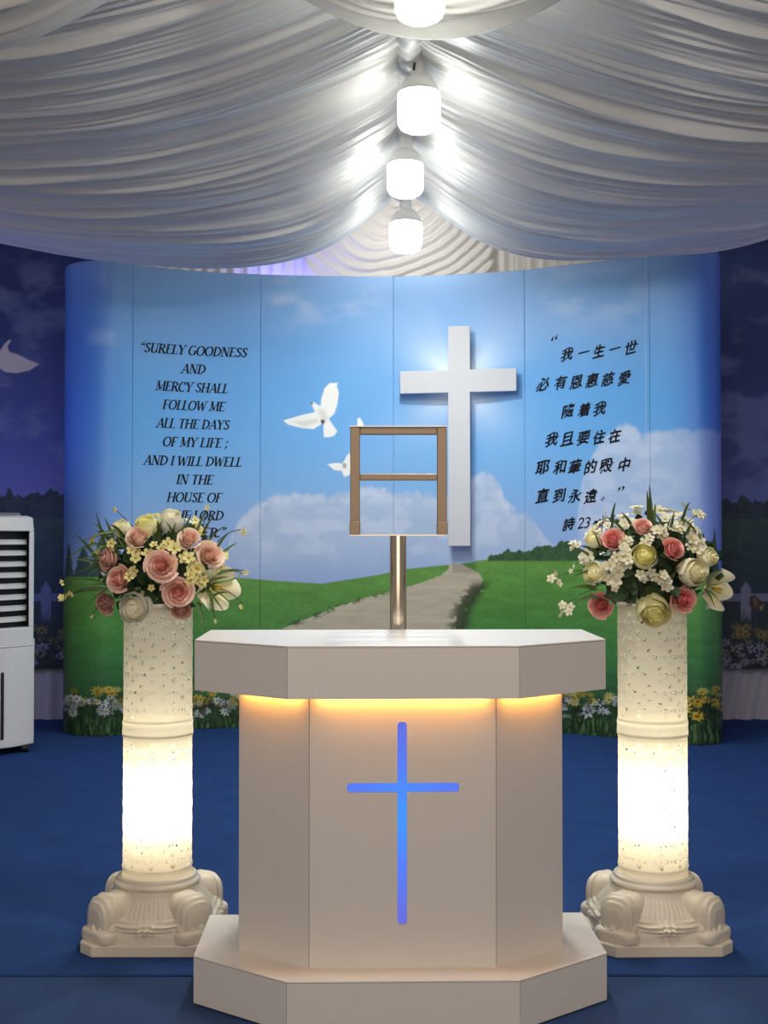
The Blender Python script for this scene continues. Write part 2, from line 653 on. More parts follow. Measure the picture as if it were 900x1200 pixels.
def daisies(col, px, py, x0, x1, y0, y1, n, rmin, rmax, pal, rs, core=(120, 105, 30)):
    for i in range(n):
        cx_ = rs.uniform(x0, x1)
        cy_ = rs.uniform(y0, y1)
        r_ = rs.uniform(rmin, rmax)
        c = pal[rs.randint(len(pal))]
        sel = (np.abs(px - cx_) < r_ * 1.3) & (np.abs(py - cy_) < r_ * 1.3)
        if not sel.any():
            continue
        dx = px[sel] - cx_
        dy = (py[sel] - cy_) * rs.uniform(1.1, 1.8)
        rr_ = np.hypot(dx, dy)
        a_ = np.arctan2(dy, dx)
        lim = r_ * (0.72 + 0.28 * np.cos(a_ * rs.randint(6, 10) + rs.uniform(0, 6)))
        al = sst(0.8, -0.8, rr_ - lim)
        cc = np.array(lin(c)) * rs.uniform(0.75, 1.1)
        v = col[sel] * (1 - al[:, None]) + cc * al[:, None]
        ac = sst(0.5, -0.5, rr_ - r_ * 0.27)
        v = v * (1 - ac[:, None]) + np.array(lin(core)) * ac[:, None]
        col[sel] = v


def art(px, py):
    """the printed landscape, in the picture's own coordinates"""
    sh = px.shape
    ks = np.array([300, 340, 400, 460, 520, 580, 640, 690])
    cs = np.array([lin((126, 164, 208)), lin((118, 164, 212)), lin((92, 152, 208)), lin((86, 154, 212)), lin((98, 160, 214)), lin((118, 166, 212)), lin((140, 166, 208)), lin((140, 160, 200))])
    col = np.stack([np.interp(py, ks, cs[:, i]) for i in range(3)], -1)
    # deeper blue towards both ends: shade and blue light on the caps painted in
    e = sst(170, 70, px) * 0.75 + sst(770, 850, px) * 0.8
    col = mixc(col, (52, 92, 188), e * sst(740, 600, py))
    # faint high clouds
    n1 = fbm(px / 55, py / 26, 5)
    band = np.exp(-((py - 352) / 26) ** 2) * (sst(300, 330, px) * sst(470, 420, px)) + 0.8 * np.exp(-((py - 345) / 30) ** 2) * sst(620, 670, px) * sst(790, 720, px) + 0.5 * np.exp(-((py - 400) / 14) ** 2) * sst(95, 115, px) * sst(150, 125, px) + .35 * np.exp(-((py - 375) / 14) ** 2) * sst(150, 170, px) * sst(215, 185, px)
    col = mixc(col, (172, 192, 222), np.clip(band * sst(0.42, 0.7, n1) * 0.75, 0, 1))
    # glow printed behind the cross
    dx = px - 538
    dy = py - 447
    ang = np.arctan2(dy, dx)
    rr_ = np.hypot(dx, dy)
    rays_ = 0.6 + 0.4 * np.cos(ang * 4 + PI) + 0.25 * vnoise(ang * 5 + 40, 0 * ang)
    col = mixc(col, (222, 232, 240), np.clip(np.exp(-(rr_ / 48) ** 2) * rays_ * 0.7 + 0.22 * np.exp(-(rr_ / 95) ** 2) * rays_, 0, 0.95))
    # big cumulus banks
    edge = np.interp(px, [255, 270, 285, 300, 330, 355, 385, 400, 420, 460, 490, 520, 545, 552, 562, 574, 585, 592, 600, 620, 650], [670, 628, 602, 588, 577, 572, 578, 574, 571, 573, 574, 580, 572, 560, 553, 553, 562, 582, 590, 606, 640])
    edge = edge + 13 * (fbm(px / 16, py / 30, 4) - 0.5) + 5 * (vnoise(px / 5, py / 9) - 0.5)
    a = sst(-2, 7, py - edge) * sst(262, 285, px + (py - 600) * 0.2) * sst(700, 610, px)
    fade = sst(690, 625, py) * 0.85
    cl_ = fbm(px / 26, py / 15, 5)
    col = mixc(col, (164, 180, 204), a * fade)
    col = mixc(col, (190, 200, 218), a * fade * sst(0.45, 0.7, cl_) * 0.6)
    col = mixc(col, (196, 204, 222), a * np.exp(-((py - edge - 9) / 10) ** 2) * sst(0.4, 0.65, fbm(px / 12, py / 12, 3)) * 0.55)
    edge2 = np.interp(px, [672, 682, 695, 710, 722, 735, 745, 752, 765, 785, 800, 815, 830, 850], [640, 560, 532, 508, 498, 494, 500, 508, 505, 503, 502, 502, 500, 503])
    edge2 = edge2 + 10 * (fbm(px / 14, py / 24, 4) - 0.5)
    a2 = sst(-2, 7, py - edge2) * sst(668, 690, px + 6 * (fbm(px / 9, py / 11) - 0.5))
    col = mixc(col, (166, 184, 210), a2 * sst(690, 600, py) * 0.85 * (1 - 0.55 * sst(775, 850, px)))
    col = mixc(col, (198, 206, 226), a2 * np.exp(-((py - edge2 - 14) / 16) ** 2) * sst(0.4, 0.7, fbm(px / 13, py / 13, 3)) * 0.5 * sst(820, 740, px))
    col = mixc(col, (192, 202, 222), a2 * sst(0.45, 0.7, cl_) * 0.45 * sst(840, 760, px) * sst(690, 600, py))
    # meadow
    hz = np.interp(px, [70, 230, 280, 330, 378, 438, 476, 507, 526, 540, 567, 600, 660, 760, 850], [675, 676, 677, 681, 684, 674.5, 667, 663.5, 662, 661, 656, 655, 654, 664, 668])
    mead = sst(-0.8, 0.8, py - hz)
    gk = np.array([650, 690, 730, 770, 800, 840])
    gc = np.array([lin((96, 142, 64)), lin((84, 134, 58)), lin((72, 126, 58)), lin((58, 114, 60)), lin((50, 98, 54)), lin((44, 80, 50))])
    g = np.stack([np.interp(py, gk, gc[:, i]) for i in range(3)], -1)
    g = g * (0.78 + 0.44 * fbm(px / 30, py / 8, 5))[..., None] * (0.9 + 0.2 * vnoise(px / 1.7, py / 2.2))[..., None]
    col = col * (1 - mead[..., None]) + g * mead[..., None]
    # path
    lft = np.interp(py, [661, 666, 674, 683, 695, 705, 715, 725, 735, 760], [527, 525, 518, 494, 450, 412, 385, 360, 335, 270])
    rgt = np.interp(py, [661, 666, 672, 680, 690, 700, 712, 735, 760], [540, 551, 562, 566, 561, 553, 545, 540, 540])
    lft = lft + 6 * (fbm(px / 14, py / 6) - 0.5)
    pa = sst(-1, 1, px - lft) * sst(1, -1, px - rgt) * sst(660, 662, py)
    pc = np.array(lin((178, 168, 146))) * (0.82 + 0.36 * fbm(px / 18, py / 4, 5))[..., None]
    col = col * (1 - pa[..., None]) + pc * pa[..., None]
    # dark tufts at the path's edges
    tl = np.exp(-((px - lft) / 9) ** 2) * sst(683, 695, py) * sst(0.50, 0.62, fbm(px / 5, py / 2.6, 3))
    tr = sst(-26, -6, px - rgt - 2) * sst(16, 2, px - rgt) * sst(676, 690, py) * sst(-0.06, 0.06, fbm(px / 6 + 9, py / 4, 3) - np.interp(px - rgt, [-26, -14, -4, 16], [0.66, 0.50, 0.20, 0.45]))
    col = mixc(col, (52, 66, 40), np.clip(tl, 0, 1) * 0.9)
    col = mixc(col, (50, 62, 40), np.clip(tr, 0, 1) * 0.95)
    # far bushes on the right and conifers at both ends
    bh = np.interp(px, [570, 576, 590, 610, 625, 640, 655, 665, 680, 720, 850], [656, 649, 646, 645, 643, 641, 637, 636, 640, 641, 644]) + 5 * (fbm(px / 7, px * 0, 3) - 0.5) * 2
    ba = sst(-0.8, 0.8, py - bh) * sst(659, 656, py) * sst(570, 573, px)
    bc = np.array(lin((52, 82, 50))) * (0.5 + 1.0 * fbm(px / 4, py / 4, 4))[..., None]
    col = col * (1 - ba[..., None]) + bc * ba[..., None]
    for tx, ty, tw, tb in ((81, 636, 9, 676), (98, 640, 20, 676), (118, 628, 20, 676), (837, 618, 8, 672), (829, 640, 14, 672)):
        hw = np.clip((py - ty) / (tb - ty), 0, 1) ** 0.75 * tw * 0.6 * (0.85 + 0.3 * vnoise(py / 3, px / 6))
        ta = sst(1, -1, np.abs(px - tx) - hw) * sst(ty, ty + 2, py) * sst(tb + 1, tb - 1, py)
        col = mixc(col, (36, 66, 62), ta * 0.95)
    # flower border along the bottom
    rs = np.random.RandomState(9)
    fz = sst(812, 826, py + 16 * (fbm(px / 18, px * 0 + 3, 3) - 0.5))
    tx = fbm(px / 2.2, py / 9, 4)
    fc = np.array(lin((40, 66, 36))) * (0.3 + 1.5 * tx ** 1.6)[..., None]
    col = col * (1 - fz[..., None]) + fc * fz[..., None]
    low = (py > 795)
    for xa, xb, white in ((70, 300, 1), (600, 735, 1), (735, 850, 0), (300, 600, 1)):
        nn = int((xb - xa) * 0.30)
        daisies(col, px, py, xa, xb, 806, 826, nn, 4, 8, [(180, 164, 70), (160, 142, 54), (190, 182, 112), (120, 120, 50)], rs, (120, 90, 20))
        if white:
            daisies(col, px, py, xa, xb, 818, 840, int(nn * 1.1), 3, 9, [(176, 182, 188), (150, 160, 160), (196, 200, 200), (120, 132, 124)], rs, (120, 118, 60))
        else:
            daisies(col, px, py, xa, xb, 822, 842, int(nn * 0.5), 5, 9, [(206, 182, 60), (190, 160, 44)], rs, (110, 70, 20))
    dk = sst(0.53, 0.66, fbm(px / 3 + 50, py / 6, 3)) * sst(810, 822, py)
    col = mixc(col, (26, 36, 24), dk * 0.8)
    gb = sst(0.58, 0.70, fbm(px / 1.6 + 80, py / 12, 3)) * sst(838, 846, py)
    col = mixc(col, (86, 124, 70), gb * 0.8)
    # doves
    W = (226, 226, 220)
    for pl in (zp([(213, 495), (215, 470), (226, 436), (243, 419), (271, 418), (266, 428), (273, 450), (268, 490), (258, 520), (240, 536), (222, 520)]),
               zp([(205, 512), (185, 517), (160, 522), (120, 533), (90, 542), (106, 556), (150, 567), (190, 571), (214, 555), (222, 535)]),
               zp([(181, 484), (190, 482), (206, 492), (226, 500), (240, 537), (232, 552), (212, 548), (197, 520)]),
               zp([(224, 540), (240, 537), (255, 560), (268, 577), (258, 592), (238, 598), (224, 596), (222, 570)])):
        col = mixc(col, W, poly_mask(px, py, pl))
    col = mixc(col, (184, 182, 172), poly_mask(px, py, zp([(204, 508), (224, 506), (238, 537), (228, 548), (214, 545)]), 4) * 0.6)
    col = mixc(col, (190, 188, 180), poly_mask(px, py, zp([(120, 548), (200, 535), (205, 548), (160, 562)]), 2) * 0.6)
    col = mixc(col, (60, 40, 34), poly_mask(px, py, zp([(213, 540), (226, 540), (226, 552), (215, 552)])))
    col = mixc(col, (60, 60, 66), poly_mask(px, py, zp([(180, 482), (188, 484), (187, 490), (181, 488)])))
    for pl in (zp([(235, 687), (262, 682), (283, 684), (290, 676), (298, 660), (308, 648), (316, 690), (308, 722), (290, 728), (282, 708), (258, 706)]),
               zp([(334, 560), (334, 536), (342, 533), (350, 545), (358, 566)])):
        col = mixc(col, W, poly_mask(px, py, pl))
    col = mixc(col, (120, 116, 108), poly_mask(px, py, zp([(284, 682), (298, 684), (298, 700), (286, 698)])) * 0.7)
    return np.clip(col, 0, 1)


GAIN = 1.18
bd = thing('landscape_backdrop', 'tall curved sky and meadow backdrop with printed verses behind the lectern', 'backdrop', (0, 6.4, 0), kind='thing')
seam_px = [155, 305, 461, 615, 762]
seam_s = [0.0] + [surf_s(p, 500)[0] for p in seam_px] + [arc[-1]]
panels = []
for i in range(6):
    sa, sb = seam_s[i] + 0.0006, seam_s[i + 1] - 0.0006
    ns = max(60, int((sb - sa) / 0.0041))
    nz = 590
    s = np.linspace(sa, sb, ns)
    z = np.linspace(BD_BOT, BD_TOP, nz)
    X, Y = curve_at(s)
    # panel bows very slightly between its edge strips
    tt = (s - sa) / (sb - sa)
    Yb = Y - 0.0015 * np.sin(tt * PI) ** 0.6 if 0 < i < 5 else Y
    Xg = np.repeat(X[:, None], nz, 1)
    Yg = np.repeat(Yb[:, None], nz, 1)
    Zg = np.repeat(z[None, :], ns, 0)
    px, py = project(Xg, Yg, Zg)
    colr = np.clip(art(px, py) * GAIN, 0, 0.93)
    V = np.stack([Xg, Yg - 6.4, Zg], -1)
    nm = 'backdrop_panel' if 0 < i < 5 else 'end_panel'
    me = grid_mesh(nm, V, colors=colr)
    o = link(nm, me, M['print'], bd)
    sd = o.modifiers.new('thickness', 'SOLIDIFY')
    sd.thickness = 0.004
    sd.offset = 0
    panels.append(o)
# frame strip behind the seams and along the foot
for i in range(5):
    x_, y_ = curve_at(seam_s[i + 1])
    mb = MB()
    mb.box(x_ - 0.02, x_ + 0.02, y_ - 6.4 + 0.010, y_ - 6.4 + 0.02, 0, BD_TOP - 0.004)
    mb.build('frame_strip', M['plastic'], bd)


# --- lettering printed on the panels
def surf_point(s, z, off=0.0045):
    x_, y_ = curve_at(s)
    xa, ya = curve_at(s - 0.01)
    xb, yb = curve_at(s + 0.01)
    tx, ty = xb - xa, yb - ya
    L = math.hypot(tx, ty)
    nx_, ny_ = ty / L, -tx / L
    return (float(x_ + nx_ * off), float(y_ + ny_ * off - 6.4), z)


TK, TN = 0.185, 0.08


def arcp(cx_, cy_, rx, ry, a0, a1, n=14):
    return [(cx_ + rx * math.cos(math.radians(a0 + (a1 - a0) * i / n)), cy_ + ry * math.sin(math.radians(a0 + (a1 - a0) * i / n))) for i in range(n + 1)]


GL = {
    'A': (0.8, [('n', [(0.06, 0), (0.42, 1)]), ('k', [(0.42, 1), (0.72, 0)]), ('n', [(0.19, 0.34), (0.6, 0.34)])], [(0.06, 0), (0.72, 0)]),
    'C': (0.76, [('c', arcp(0.42, 0.5, 0.36, 0.49, 48, 312))], [(0.64, 0.8)]),
    'D': (0.82, [('k', [(0.16, 0), (0.16, 1)]), ('c', arcp(0.16, 0.5, 0.58, 0.48, 90, -90))], [(0.16, 0), (0.16, 1)]),
    'E': (0.66, [('k', [(0.16, 0), (0.16, 1)]), ('n', [(0.1, 0.97), (0.6, 0.97), (0.6, 0.84)]), ('n', [(0.16, 0.52), (0.46, 0.52)]), ('n', [(0.1, 0.03), (0.62, 0.03), (0.62, 0.17)])], [(0.16, 0), (0.16, 1)]),
    'F': (0.62, [('k', [(0.16, 0), (0.16, 1)]), ('n', [(0.1, 0.97), (0.6, 0.97), (0.6, 0.84)]), ('n', [(0.16, 0.52), (0.46, 0.52)])], [(0.16, 0), (0.16, 1)]),
    'G': (0.82, [('c', arcp(0.42, 0.5, 0.36, 0.49, 48, 300)), ('k', [(0.68, 0.06), (0.68, 0.42)])], [(0.68, 0.42)]),
    'H': (0.88, [('k', [(0.16, 0), (0.16, 1)]), ('k', [(0.72, 0), (0.72, 1)]), ('n', [(0.16, 0.52), (0.72, 0.52)])], [(0.16, 0), (0.16, 1), (0.72, 0), (0.72, 1)]),
    'I': (0.36, [('k', [(0.18, 0), (0.18, 1)])], [(0.18, 0), (0.18, 1)]),
    'L': (0.62, [('k', [(0.16, 0), (0.16, 1)]), ('n', [(0.1, 0.03), (0.6, 0.03), (0.6, 0.18)])], [(0.16, 0), (0.16, 1)]),
    'M': (1.0, [('n', [(0.12, 0), (0.16, 1)]), ('k', [(0.16, 1), (0.48, 0.08)]), ('n', [(0.48, 0.08), (0.84, 1)]), ('k', [(0.84, 1), (0.88, 0)])], [(0.12, 0), (0.16, 1), (0.88, 0), (0.84, 1)]),
    'N': (0.86, [('n', [(0.14, 0), (0.14, 1)]), ('k', [(0.14, 1), (0.72, 0)]), ('n', [(0.72, 0), (0.72, 1)])], [(0.14, 0), (0.14, 1), (0.72, 1)]),
    'O': (0.88, [('c', arcp(0.43, 0.5, 0.36, 0.48, 0, 360, 24))], []),
    'R': (0.78, [('k', [(0.16, 0), (0.16, 1)]), ('c', arcp(0.16, 0.74, 0.42, 0.24, 90, -90)), ('k', [(0.36, 0.5), (0.72, 0)])], [(0.16, 0), (0.16, 1), (0.72, 0)]),
    'S': (0.6, [('c', [(0.5, 0.82), (0.42, 0.94), (0.28, 0.97), (0.14, 0.88), (0.12, 0.74), (0.2, 0.61), (0.36, 0.5), (0.49, 0.38), (0.51, 0.22), (0.42, 0.07), (0.27, 0.03), (0.13, 0.1), (0.08, 0.22)])], []),
    'T': (0.74, [('k', [(0.37, 0), (0.37, 1)]), ('n', [(0.05, 0.83), (0.07, 0.97), (0.67, 0.97), (0.69, 0.83)])], [(0.37, 0)]),
    'U': (0.84, [('k', [(0.16, 1), (0.16, 0.32)]), ('c', arcp(0.42, 0.32, 0.26, 0.3, 180, 360)), ('n', [(0.68, 0.32), (0.68, 1)])], [(0.16, 1), (0.68, 1)]),
    'V': (0.8, [('k', [(0.1, 1), (0.4, 0)]), ('n', [(0.4, 0), (0.72, 1)])], [(0.1, 1), (0.72, 1)]),
    'W': (1.08, [('k', [(0.08, 1), (0.32, 0)]), ('n', [(0.32, 0), (0.54, 0.9)]), ('k', [(0.54, 0.9), (0.76, 0)]), ('n', [(0.76, 0), (1.0, 1)])], [(0.08, 1), (1.0, 1)]),
    'Y': (0.78, [('k', [(0.08, 1), (0.39, 0.48)]), ('n', [(0.39, 0.48), (0.7, 1)]), ('k', [(0.39, 0.5), (0.39, 0)])], [(0.08, 1), (0.7, 1), (0.39, 0)]),
    ' ': (0.34, [], []),
    '.': (0.3, [('k', [(0.14, 0), (0.14, 0.15)])], []),
    ';': (0.34, [('k', [(0.16, 0.55), (0.16, 0.7)]), ('k', [(0.16, 0.15), (0.16, 0.02)]), ('n', [(0.18, 0.05), (0.08, -0.18)])], []),
    '<': (0.5, [('k', [(0.12, 0.72), (0.14, 0.86)]), ('n', [(0.1, 0.8), (0.2, 1.05)]), ('k', [(0.32, 0.72), (0.34, 0.86)]), ('n', [(0.3, 0.8), (0.4, 1.05)])], []),
    '>': (0.5, [('k', [(0.16, 0.9), (0.18, 1.04)]), ('n', [(0.2, 0.96), (0.1, 0.7)]), ('k', [(0.36, 0.9), (0.38, 1.04)]), ('n', [(0.4, 0.96), (0.3, 0.7)])], []),
}


def glyph_quads(ch):
    w_, st, sf = GL[ch]
    q = []

    def strip(pts, wf):
        n_ = len(pts)
        L, Rr = [], []
        for i, (x, y) in enumerate(pts):
            xa, ya = pts[max(i - 1, 0)]
            xb, yb = pts[min(i + 1, n_ - 1)]
            tx, ty = xb - xa, yb - ya
            l = math.hypot(tx, ty) or 1
            hw = wf(tx / l, ty / l) / 2
            L.append((x - ty / l * hw, y + tx / l * hw))
            Rr.append((x + ty / l * hw, y - tx / l * hw))
        for i in range(n_ - 1):
            q.append([L[i], L[i + 1], Rr[i + 1], Rr[i]])
    for kind, pts in st:
        if kind == 'k':
            strip(pts, lambda a, b: TK)
        elif kind == 'n':
            strip(pts, lambda a, b: TN)
        else:
            strip(pts, lambda a, b: TN + (TK - TN) * abs(b) ** 1.2)
    for x, y in sf:
        yy = y + (0.025 if y < 0.5 else -0.025)
        strip([(x - 0.17, yy), (x + 0.17, yy)], lambda a, b: 0.075)
    return w_, q


LINES = [('<SURELY GOODNESS', 164, 290, 411), ('AND', 213, 241, 432.5), ('MERCY SHALL', 183, 268, 454), ('FOLLOW ME', 191, 264, 475.5), ('ALL THE DAYS', 184, 269, 497),
         ('OF MY LIFE ;', 191, 268, 518.5), ('AND I WILL DWELL', 169, 284, 540.5), ('IN THE', 207, 250, 562), ('HOUSE OF', 196, 260, 583), ('THE LORD', 198, 262, 604), ('FOREVER.>', 193, 265, 624)]
for txt, xa, xb, cy_ in LINES:
    tb = MB()
    s0, z0 = surf_s(xa, cy_)
    s1, z1 = surf_s(xb, cy_)
    zc = surf_s((xa + xb) / 2, cy_)[1]
    H = 0.050
    tot = sum(GL[c][0] for c in txt)
    kx = (s1 - s0) / tot
    x = 0
    for c in txt:
        w_, qs = glyph_quads(c)
        for q in qs:
            vs = []
            for gx, gy in q:
                ss = s0 + (x + gx) * kx + (gy - 0.5) * H * 0.24
                vs.append(surf_point(ss, zc + (gy - 0.5) * H))
            tb.add(vs, [(0, 1, 2, 3)])
        x += w_
    tb.build('verse_line', M['ink'], bd)['label'] = 'black italic English verse line'

CH = []


def row(chars, pts, sz=64):
    CH.append([(c, 620 + x / 4.614, 380 + y / 4.615, sz / 4.614) for c, (x, y) in zip(chars, pts)])


row('“', [(140, 75)], 60)
row('我一生一世', [(208, 162), (298, 150), (380, 145), (466, 130), (552, 125)])
row('必有恩惠慈愛', [(78, 325), (172, 315), (258, 312), (343, 303), (428, 297), (518, 290)], 68)
row('隨着我', [(213, 468), (300, 462), (385, 455)], 68)
row('我且要住在', [(125, 622), (210, 618), (297, 613), (380, 610), (465, 603)], 68)
row('耶和華的殿中', [(75, 775), (168, 772), (250, 770), (335, 770), (418, 765), (517, 760)], 70)
row('直到永遠。', [(75, 925), (165, 925), (250, 928), (335, 930), (400, 945)], 68)
row('”', [(498, 890)], 60)
row('詩23篇', [(217, 1080), (283, 1075), (318, 1073), (372, 1090)], 64)
cache = {}
for ln in CH:
    tb = MB()
    for c, cxp, cyp, szp in ln:
        if c not in cache:
            cu = bpy.data.curves.new('glyph', 'FONT')
            cu.body = c
            cu.offset = 0.008 if ord(c) > 0x3000 else 0.0
            cu.resolution_u = 3
            ob = bpy.data.objects.new('glyph', cu)
            C.objects.link(ob)
            bpy.context.view_layer.update()
            me = bpy.data.meshes.new_from_object(ob.evaluated_get(bpy.context.evaluated_depsgraph_get()))
            vs = np.array([v.co[:2] for v in me.vertices])
            fs = [tuple(p.vertices) for p in me.polygons]
            bpy.data.objects.remove(ob)
            bpy.data.curves.remove(cu)
            bpy.data.meshes.remove(me)
            if ord(c) > 0x3002 or c in '23':
                mn, mxx = vs.min(0), vs.max(0)
                vs = vs - (mn + mxx) / 2
                if c not in '一':
                    vs = vs / max(0.6, (mxx - mn)[1]) * 0.98
            else:
                vs = vs - vs.mean(0)
                vs = vs * (1.0 if c == '。' else 1.9)
            cache[c] = (vs, fs)
        vs, fs = cache[c]
        s, zc = surf_s(cxp, cyp)
        Ym = float(np.interp(s, arc, fine[:, 1]))
        H = szp * Ym / F * (1.08 if ord(c) > 0x3002 else 0.95)
        # brush-like weight: the strokes doubled a little to the side, slanted and rising
        for ox, oy in ((0, 0), (0.022, 0.012), (-0.018, -0.02)) if ord(c) > 0x3002 else ((0, 0),):
            pts = []
            for x, y in vs:
                x, y = x + ox, y + oy
                xx = x * 0.96 + 0.22 * y + 0.02 * math.sin(y * 9)
                yy = y + 0.16 * x + 0.03 * math.sin(x * 7 + 1)
                pts.append(surf_point(s + xx * H, zc + yy * H, 0.0045 + 0.0002 * (ox > 0) + 0.0004 * (ox < 0)))
            tb.add(pts, fs)
    tb.build('verse_line', M['ink'], bd)['label'] = 'black brush-style Chinese verse line'

# ------------------------------------------------------------------ white cross board fixed on the backdrop
cl = P(469, 448, 6.60)
crr = P(605, 446, 6.47)
cA = Vector((cl.x, cl.y, 0))
cB = Vector((crr.x, crr.y, 0))
yaw = math.atan2(cB.y - cA.y, cB.x - cA.x)
mid = (cA + cB) / 2
Ym = mid.y
zt = P(538, 383, Ym).z
zb_ = P(538, 640, Ym).z
a0 = P(538, 460.5, Ym).z
a1 = P(538, 434, Ym).z
hw = (cB - cA).length / 2
vw = 13.0 / F * Ym
off = 0.017
cr = MB()
c_off = (P(538, 500, Ym).x - mid.x)
poly = [(c_off - vw, zb_), (c_off + vw, zb_), (c_off + vw, a0), (hw, a0), (hw, a1), (c_off + vw, a1), (c_off + vw, zt), (c_off - vw, zt), (c_off - vw, a1), (-hw, a1), (-hw, a0), (c_off - vw, a0)]
n = len(poly)
v = [(x, -0.008, z - zb_) for x, z in poly] + [(x, 0.008, z - zb_) for x, z in poly]
f = [tuple(range(n)), tuple(range(2 * n - 1, n - 1, -1))] + [(i, (i + 1) % n, n + (i + 1) % n, n + i) for i in range(n)]
cr.add(v, f)
cro = cr.build('wall_cross', M['foam'], bevel=0.003)
cro.location = (mid.x, mid.y - off, zb_)
cro.rotation_euler = (0, 0, yaw)
tag(cro, 'large white board cross mounted on the sky backdrop', 'cross', kind='thing')

# ------------------------------------------------------------------ side banners on the back curtain
def art_side(px, py, side):  # print colours darkened to stand in for the banners' dim lighting
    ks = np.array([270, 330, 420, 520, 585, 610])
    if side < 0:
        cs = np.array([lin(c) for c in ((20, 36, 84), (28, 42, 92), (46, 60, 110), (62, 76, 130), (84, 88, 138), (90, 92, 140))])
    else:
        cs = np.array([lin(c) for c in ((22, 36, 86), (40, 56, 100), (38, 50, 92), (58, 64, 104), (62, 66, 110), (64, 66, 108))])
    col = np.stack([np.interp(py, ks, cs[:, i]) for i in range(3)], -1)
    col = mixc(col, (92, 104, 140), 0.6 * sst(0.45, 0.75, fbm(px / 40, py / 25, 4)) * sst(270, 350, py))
    tl = (585 if side < 0 else 590) + 14 * (fbm(px / 11 + 30, px * 0, 4) - 0.5) * 2 - 4
    ta = sst(-1, 1, py - tl)
    tc_ = np.array(lin((36, 46, 46))) * (0.5 + fbm(px / 4, py / 4, 4))[..., None]
    col = col * (1 - ta[..., None]) + tc_ * ta[..., None]
    if side < 0:
        hw_ = np.clip((py - 578) / 20, 0, 1) * 5
        col = mixc(col, (26, 36, 40), sst(1, -1, np.abs(px - 2) - hw_) * sst(577, 580, py))
    gr = sst(606, 611, py)
    gk = np.array([606, 640, 690, 730, 783])
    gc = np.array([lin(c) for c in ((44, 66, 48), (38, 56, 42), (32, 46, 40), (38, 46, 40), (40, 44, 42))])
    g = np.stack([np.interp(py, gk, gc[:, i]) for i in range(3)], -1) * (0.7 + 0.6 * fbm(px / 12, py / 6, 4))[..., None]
    col = col * (1 - gr[..., None]) + g * gr[..., None]
    # picket fence
    Wf = (84, 88, 112) if side < 0 else (104, 102, 112)
    step = 33
    for k in range(-14, 15):
        cx_ = (54 if side < 0 else 874) + k * step
        pl = [(cx_ - 6, 690), (cx_, 681), (cx_ + 6, 690), (cx_ + 6, 730), (cx_ - 6, 730)]
        col = mixc(col, Wf, poly_mask(px, py, pl) * sst(733, 715, py))
    ra = sst(695, 696, py) * sst(705, 704, py)
    col = mixc(col, Wf, ra * 0.9)
    rs = np.random.RandomState(40 + side)
    gg = sst(0.5, 0.65, fbm(px / 2, py / 10, 3)) * sst(705, 730, py)
    col = mixc(col, (30, 40, 34), gg * 0.85)
    daisies(col, px, py, px.min(), px.max(), 733, 752, 60, 4, 9, [(112, 104, 52), (98, 92, 46)], rs, (60, 46, 20))
    daisies(col, px, py, px.min(), px.max(), 752, 782, 110, 4, 9, [(120, 122, 132), (104, 106, 116), (110, 108, 84)], rs, (60, 58, 40))
    dk = sst(0.60, 0.72, fbm(px / 3 + 50, py / 5, 3)) * sst(735, 760, py)
    col = mixc(col, (22, 26, 26), dk * 0.9)
    if side < 0:
        Wd = (168, 160, 160)
        z_ = lambda pts: [(x / 3, 280 + y / 3) for x, y in pts]
        for pl in (z_([(-30, 415), (0, 395), (14, 372), (32, 354), (40, 358), (26, 378), (34, 398), (60, 405), (100, 425), (138, 440), (105, 462), (60, 472), (18, 468), (0, 455), (-40, 470)]),):
            col = mixc(col, Wd, poly_mask(px, py, pl))
    else:
        for pl, c in (([(878, 700), (884, 697), (892, 704), (893, 713), (885, 716), (878, 710)], (56, 38, 32)), ([(881, 701), (886, 700), (889, 708), (884, 712)], (92, 72, 44)), ([(889, 712), (895, 708), (893, 716)], (130, 110, 60))):
            col = mixc(col, c, poly_mask(px, py, pl))
    return np.clip(col, 0, 1)


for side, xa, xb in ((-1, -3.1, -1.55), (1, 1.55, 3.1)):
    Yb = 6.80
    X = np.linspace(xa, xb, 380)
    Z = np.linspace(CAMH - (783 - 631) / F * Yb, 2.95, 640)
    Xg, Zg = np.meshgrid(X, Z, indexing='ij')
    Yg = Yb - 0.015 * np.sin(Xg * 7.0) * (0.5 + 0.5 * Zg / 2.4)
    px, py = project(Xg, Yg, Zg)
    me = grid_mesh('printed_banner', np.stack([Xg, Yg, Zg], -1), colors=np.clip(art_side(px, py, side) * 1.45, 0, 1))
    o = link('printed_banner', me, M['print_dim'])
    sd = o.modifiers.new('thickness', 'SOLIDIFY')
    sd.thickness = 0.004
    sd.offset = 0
    tag(o, 'meadow banner with a dove, its dim light painted in, behind the air cooler' if side < 0 else 'meadow banner with picket fence and butterfly, its dim light painted in, at the right edge', 'banner')

# ------------------------------------------------------------------ lectern
LX, LY, LT = 0.0398, 2.5278, 0.0208
lec = thing('lectern', 'white octagonal-fronted lectern with a glowing blue cross', 'lectern', (LX, LY, 0), LT)
Aw, Bw, D1, D2 = 0.2371, 0.4457, 0.1603, 0.452
plan = [(-Aw, 0), (Aw, 0), (Bw, D1), (Bw, D2), (-Bw, D2), (-Bw, D1)]
ZB, ZS0, ZS1 = 0.103, 0.6737, 0.781


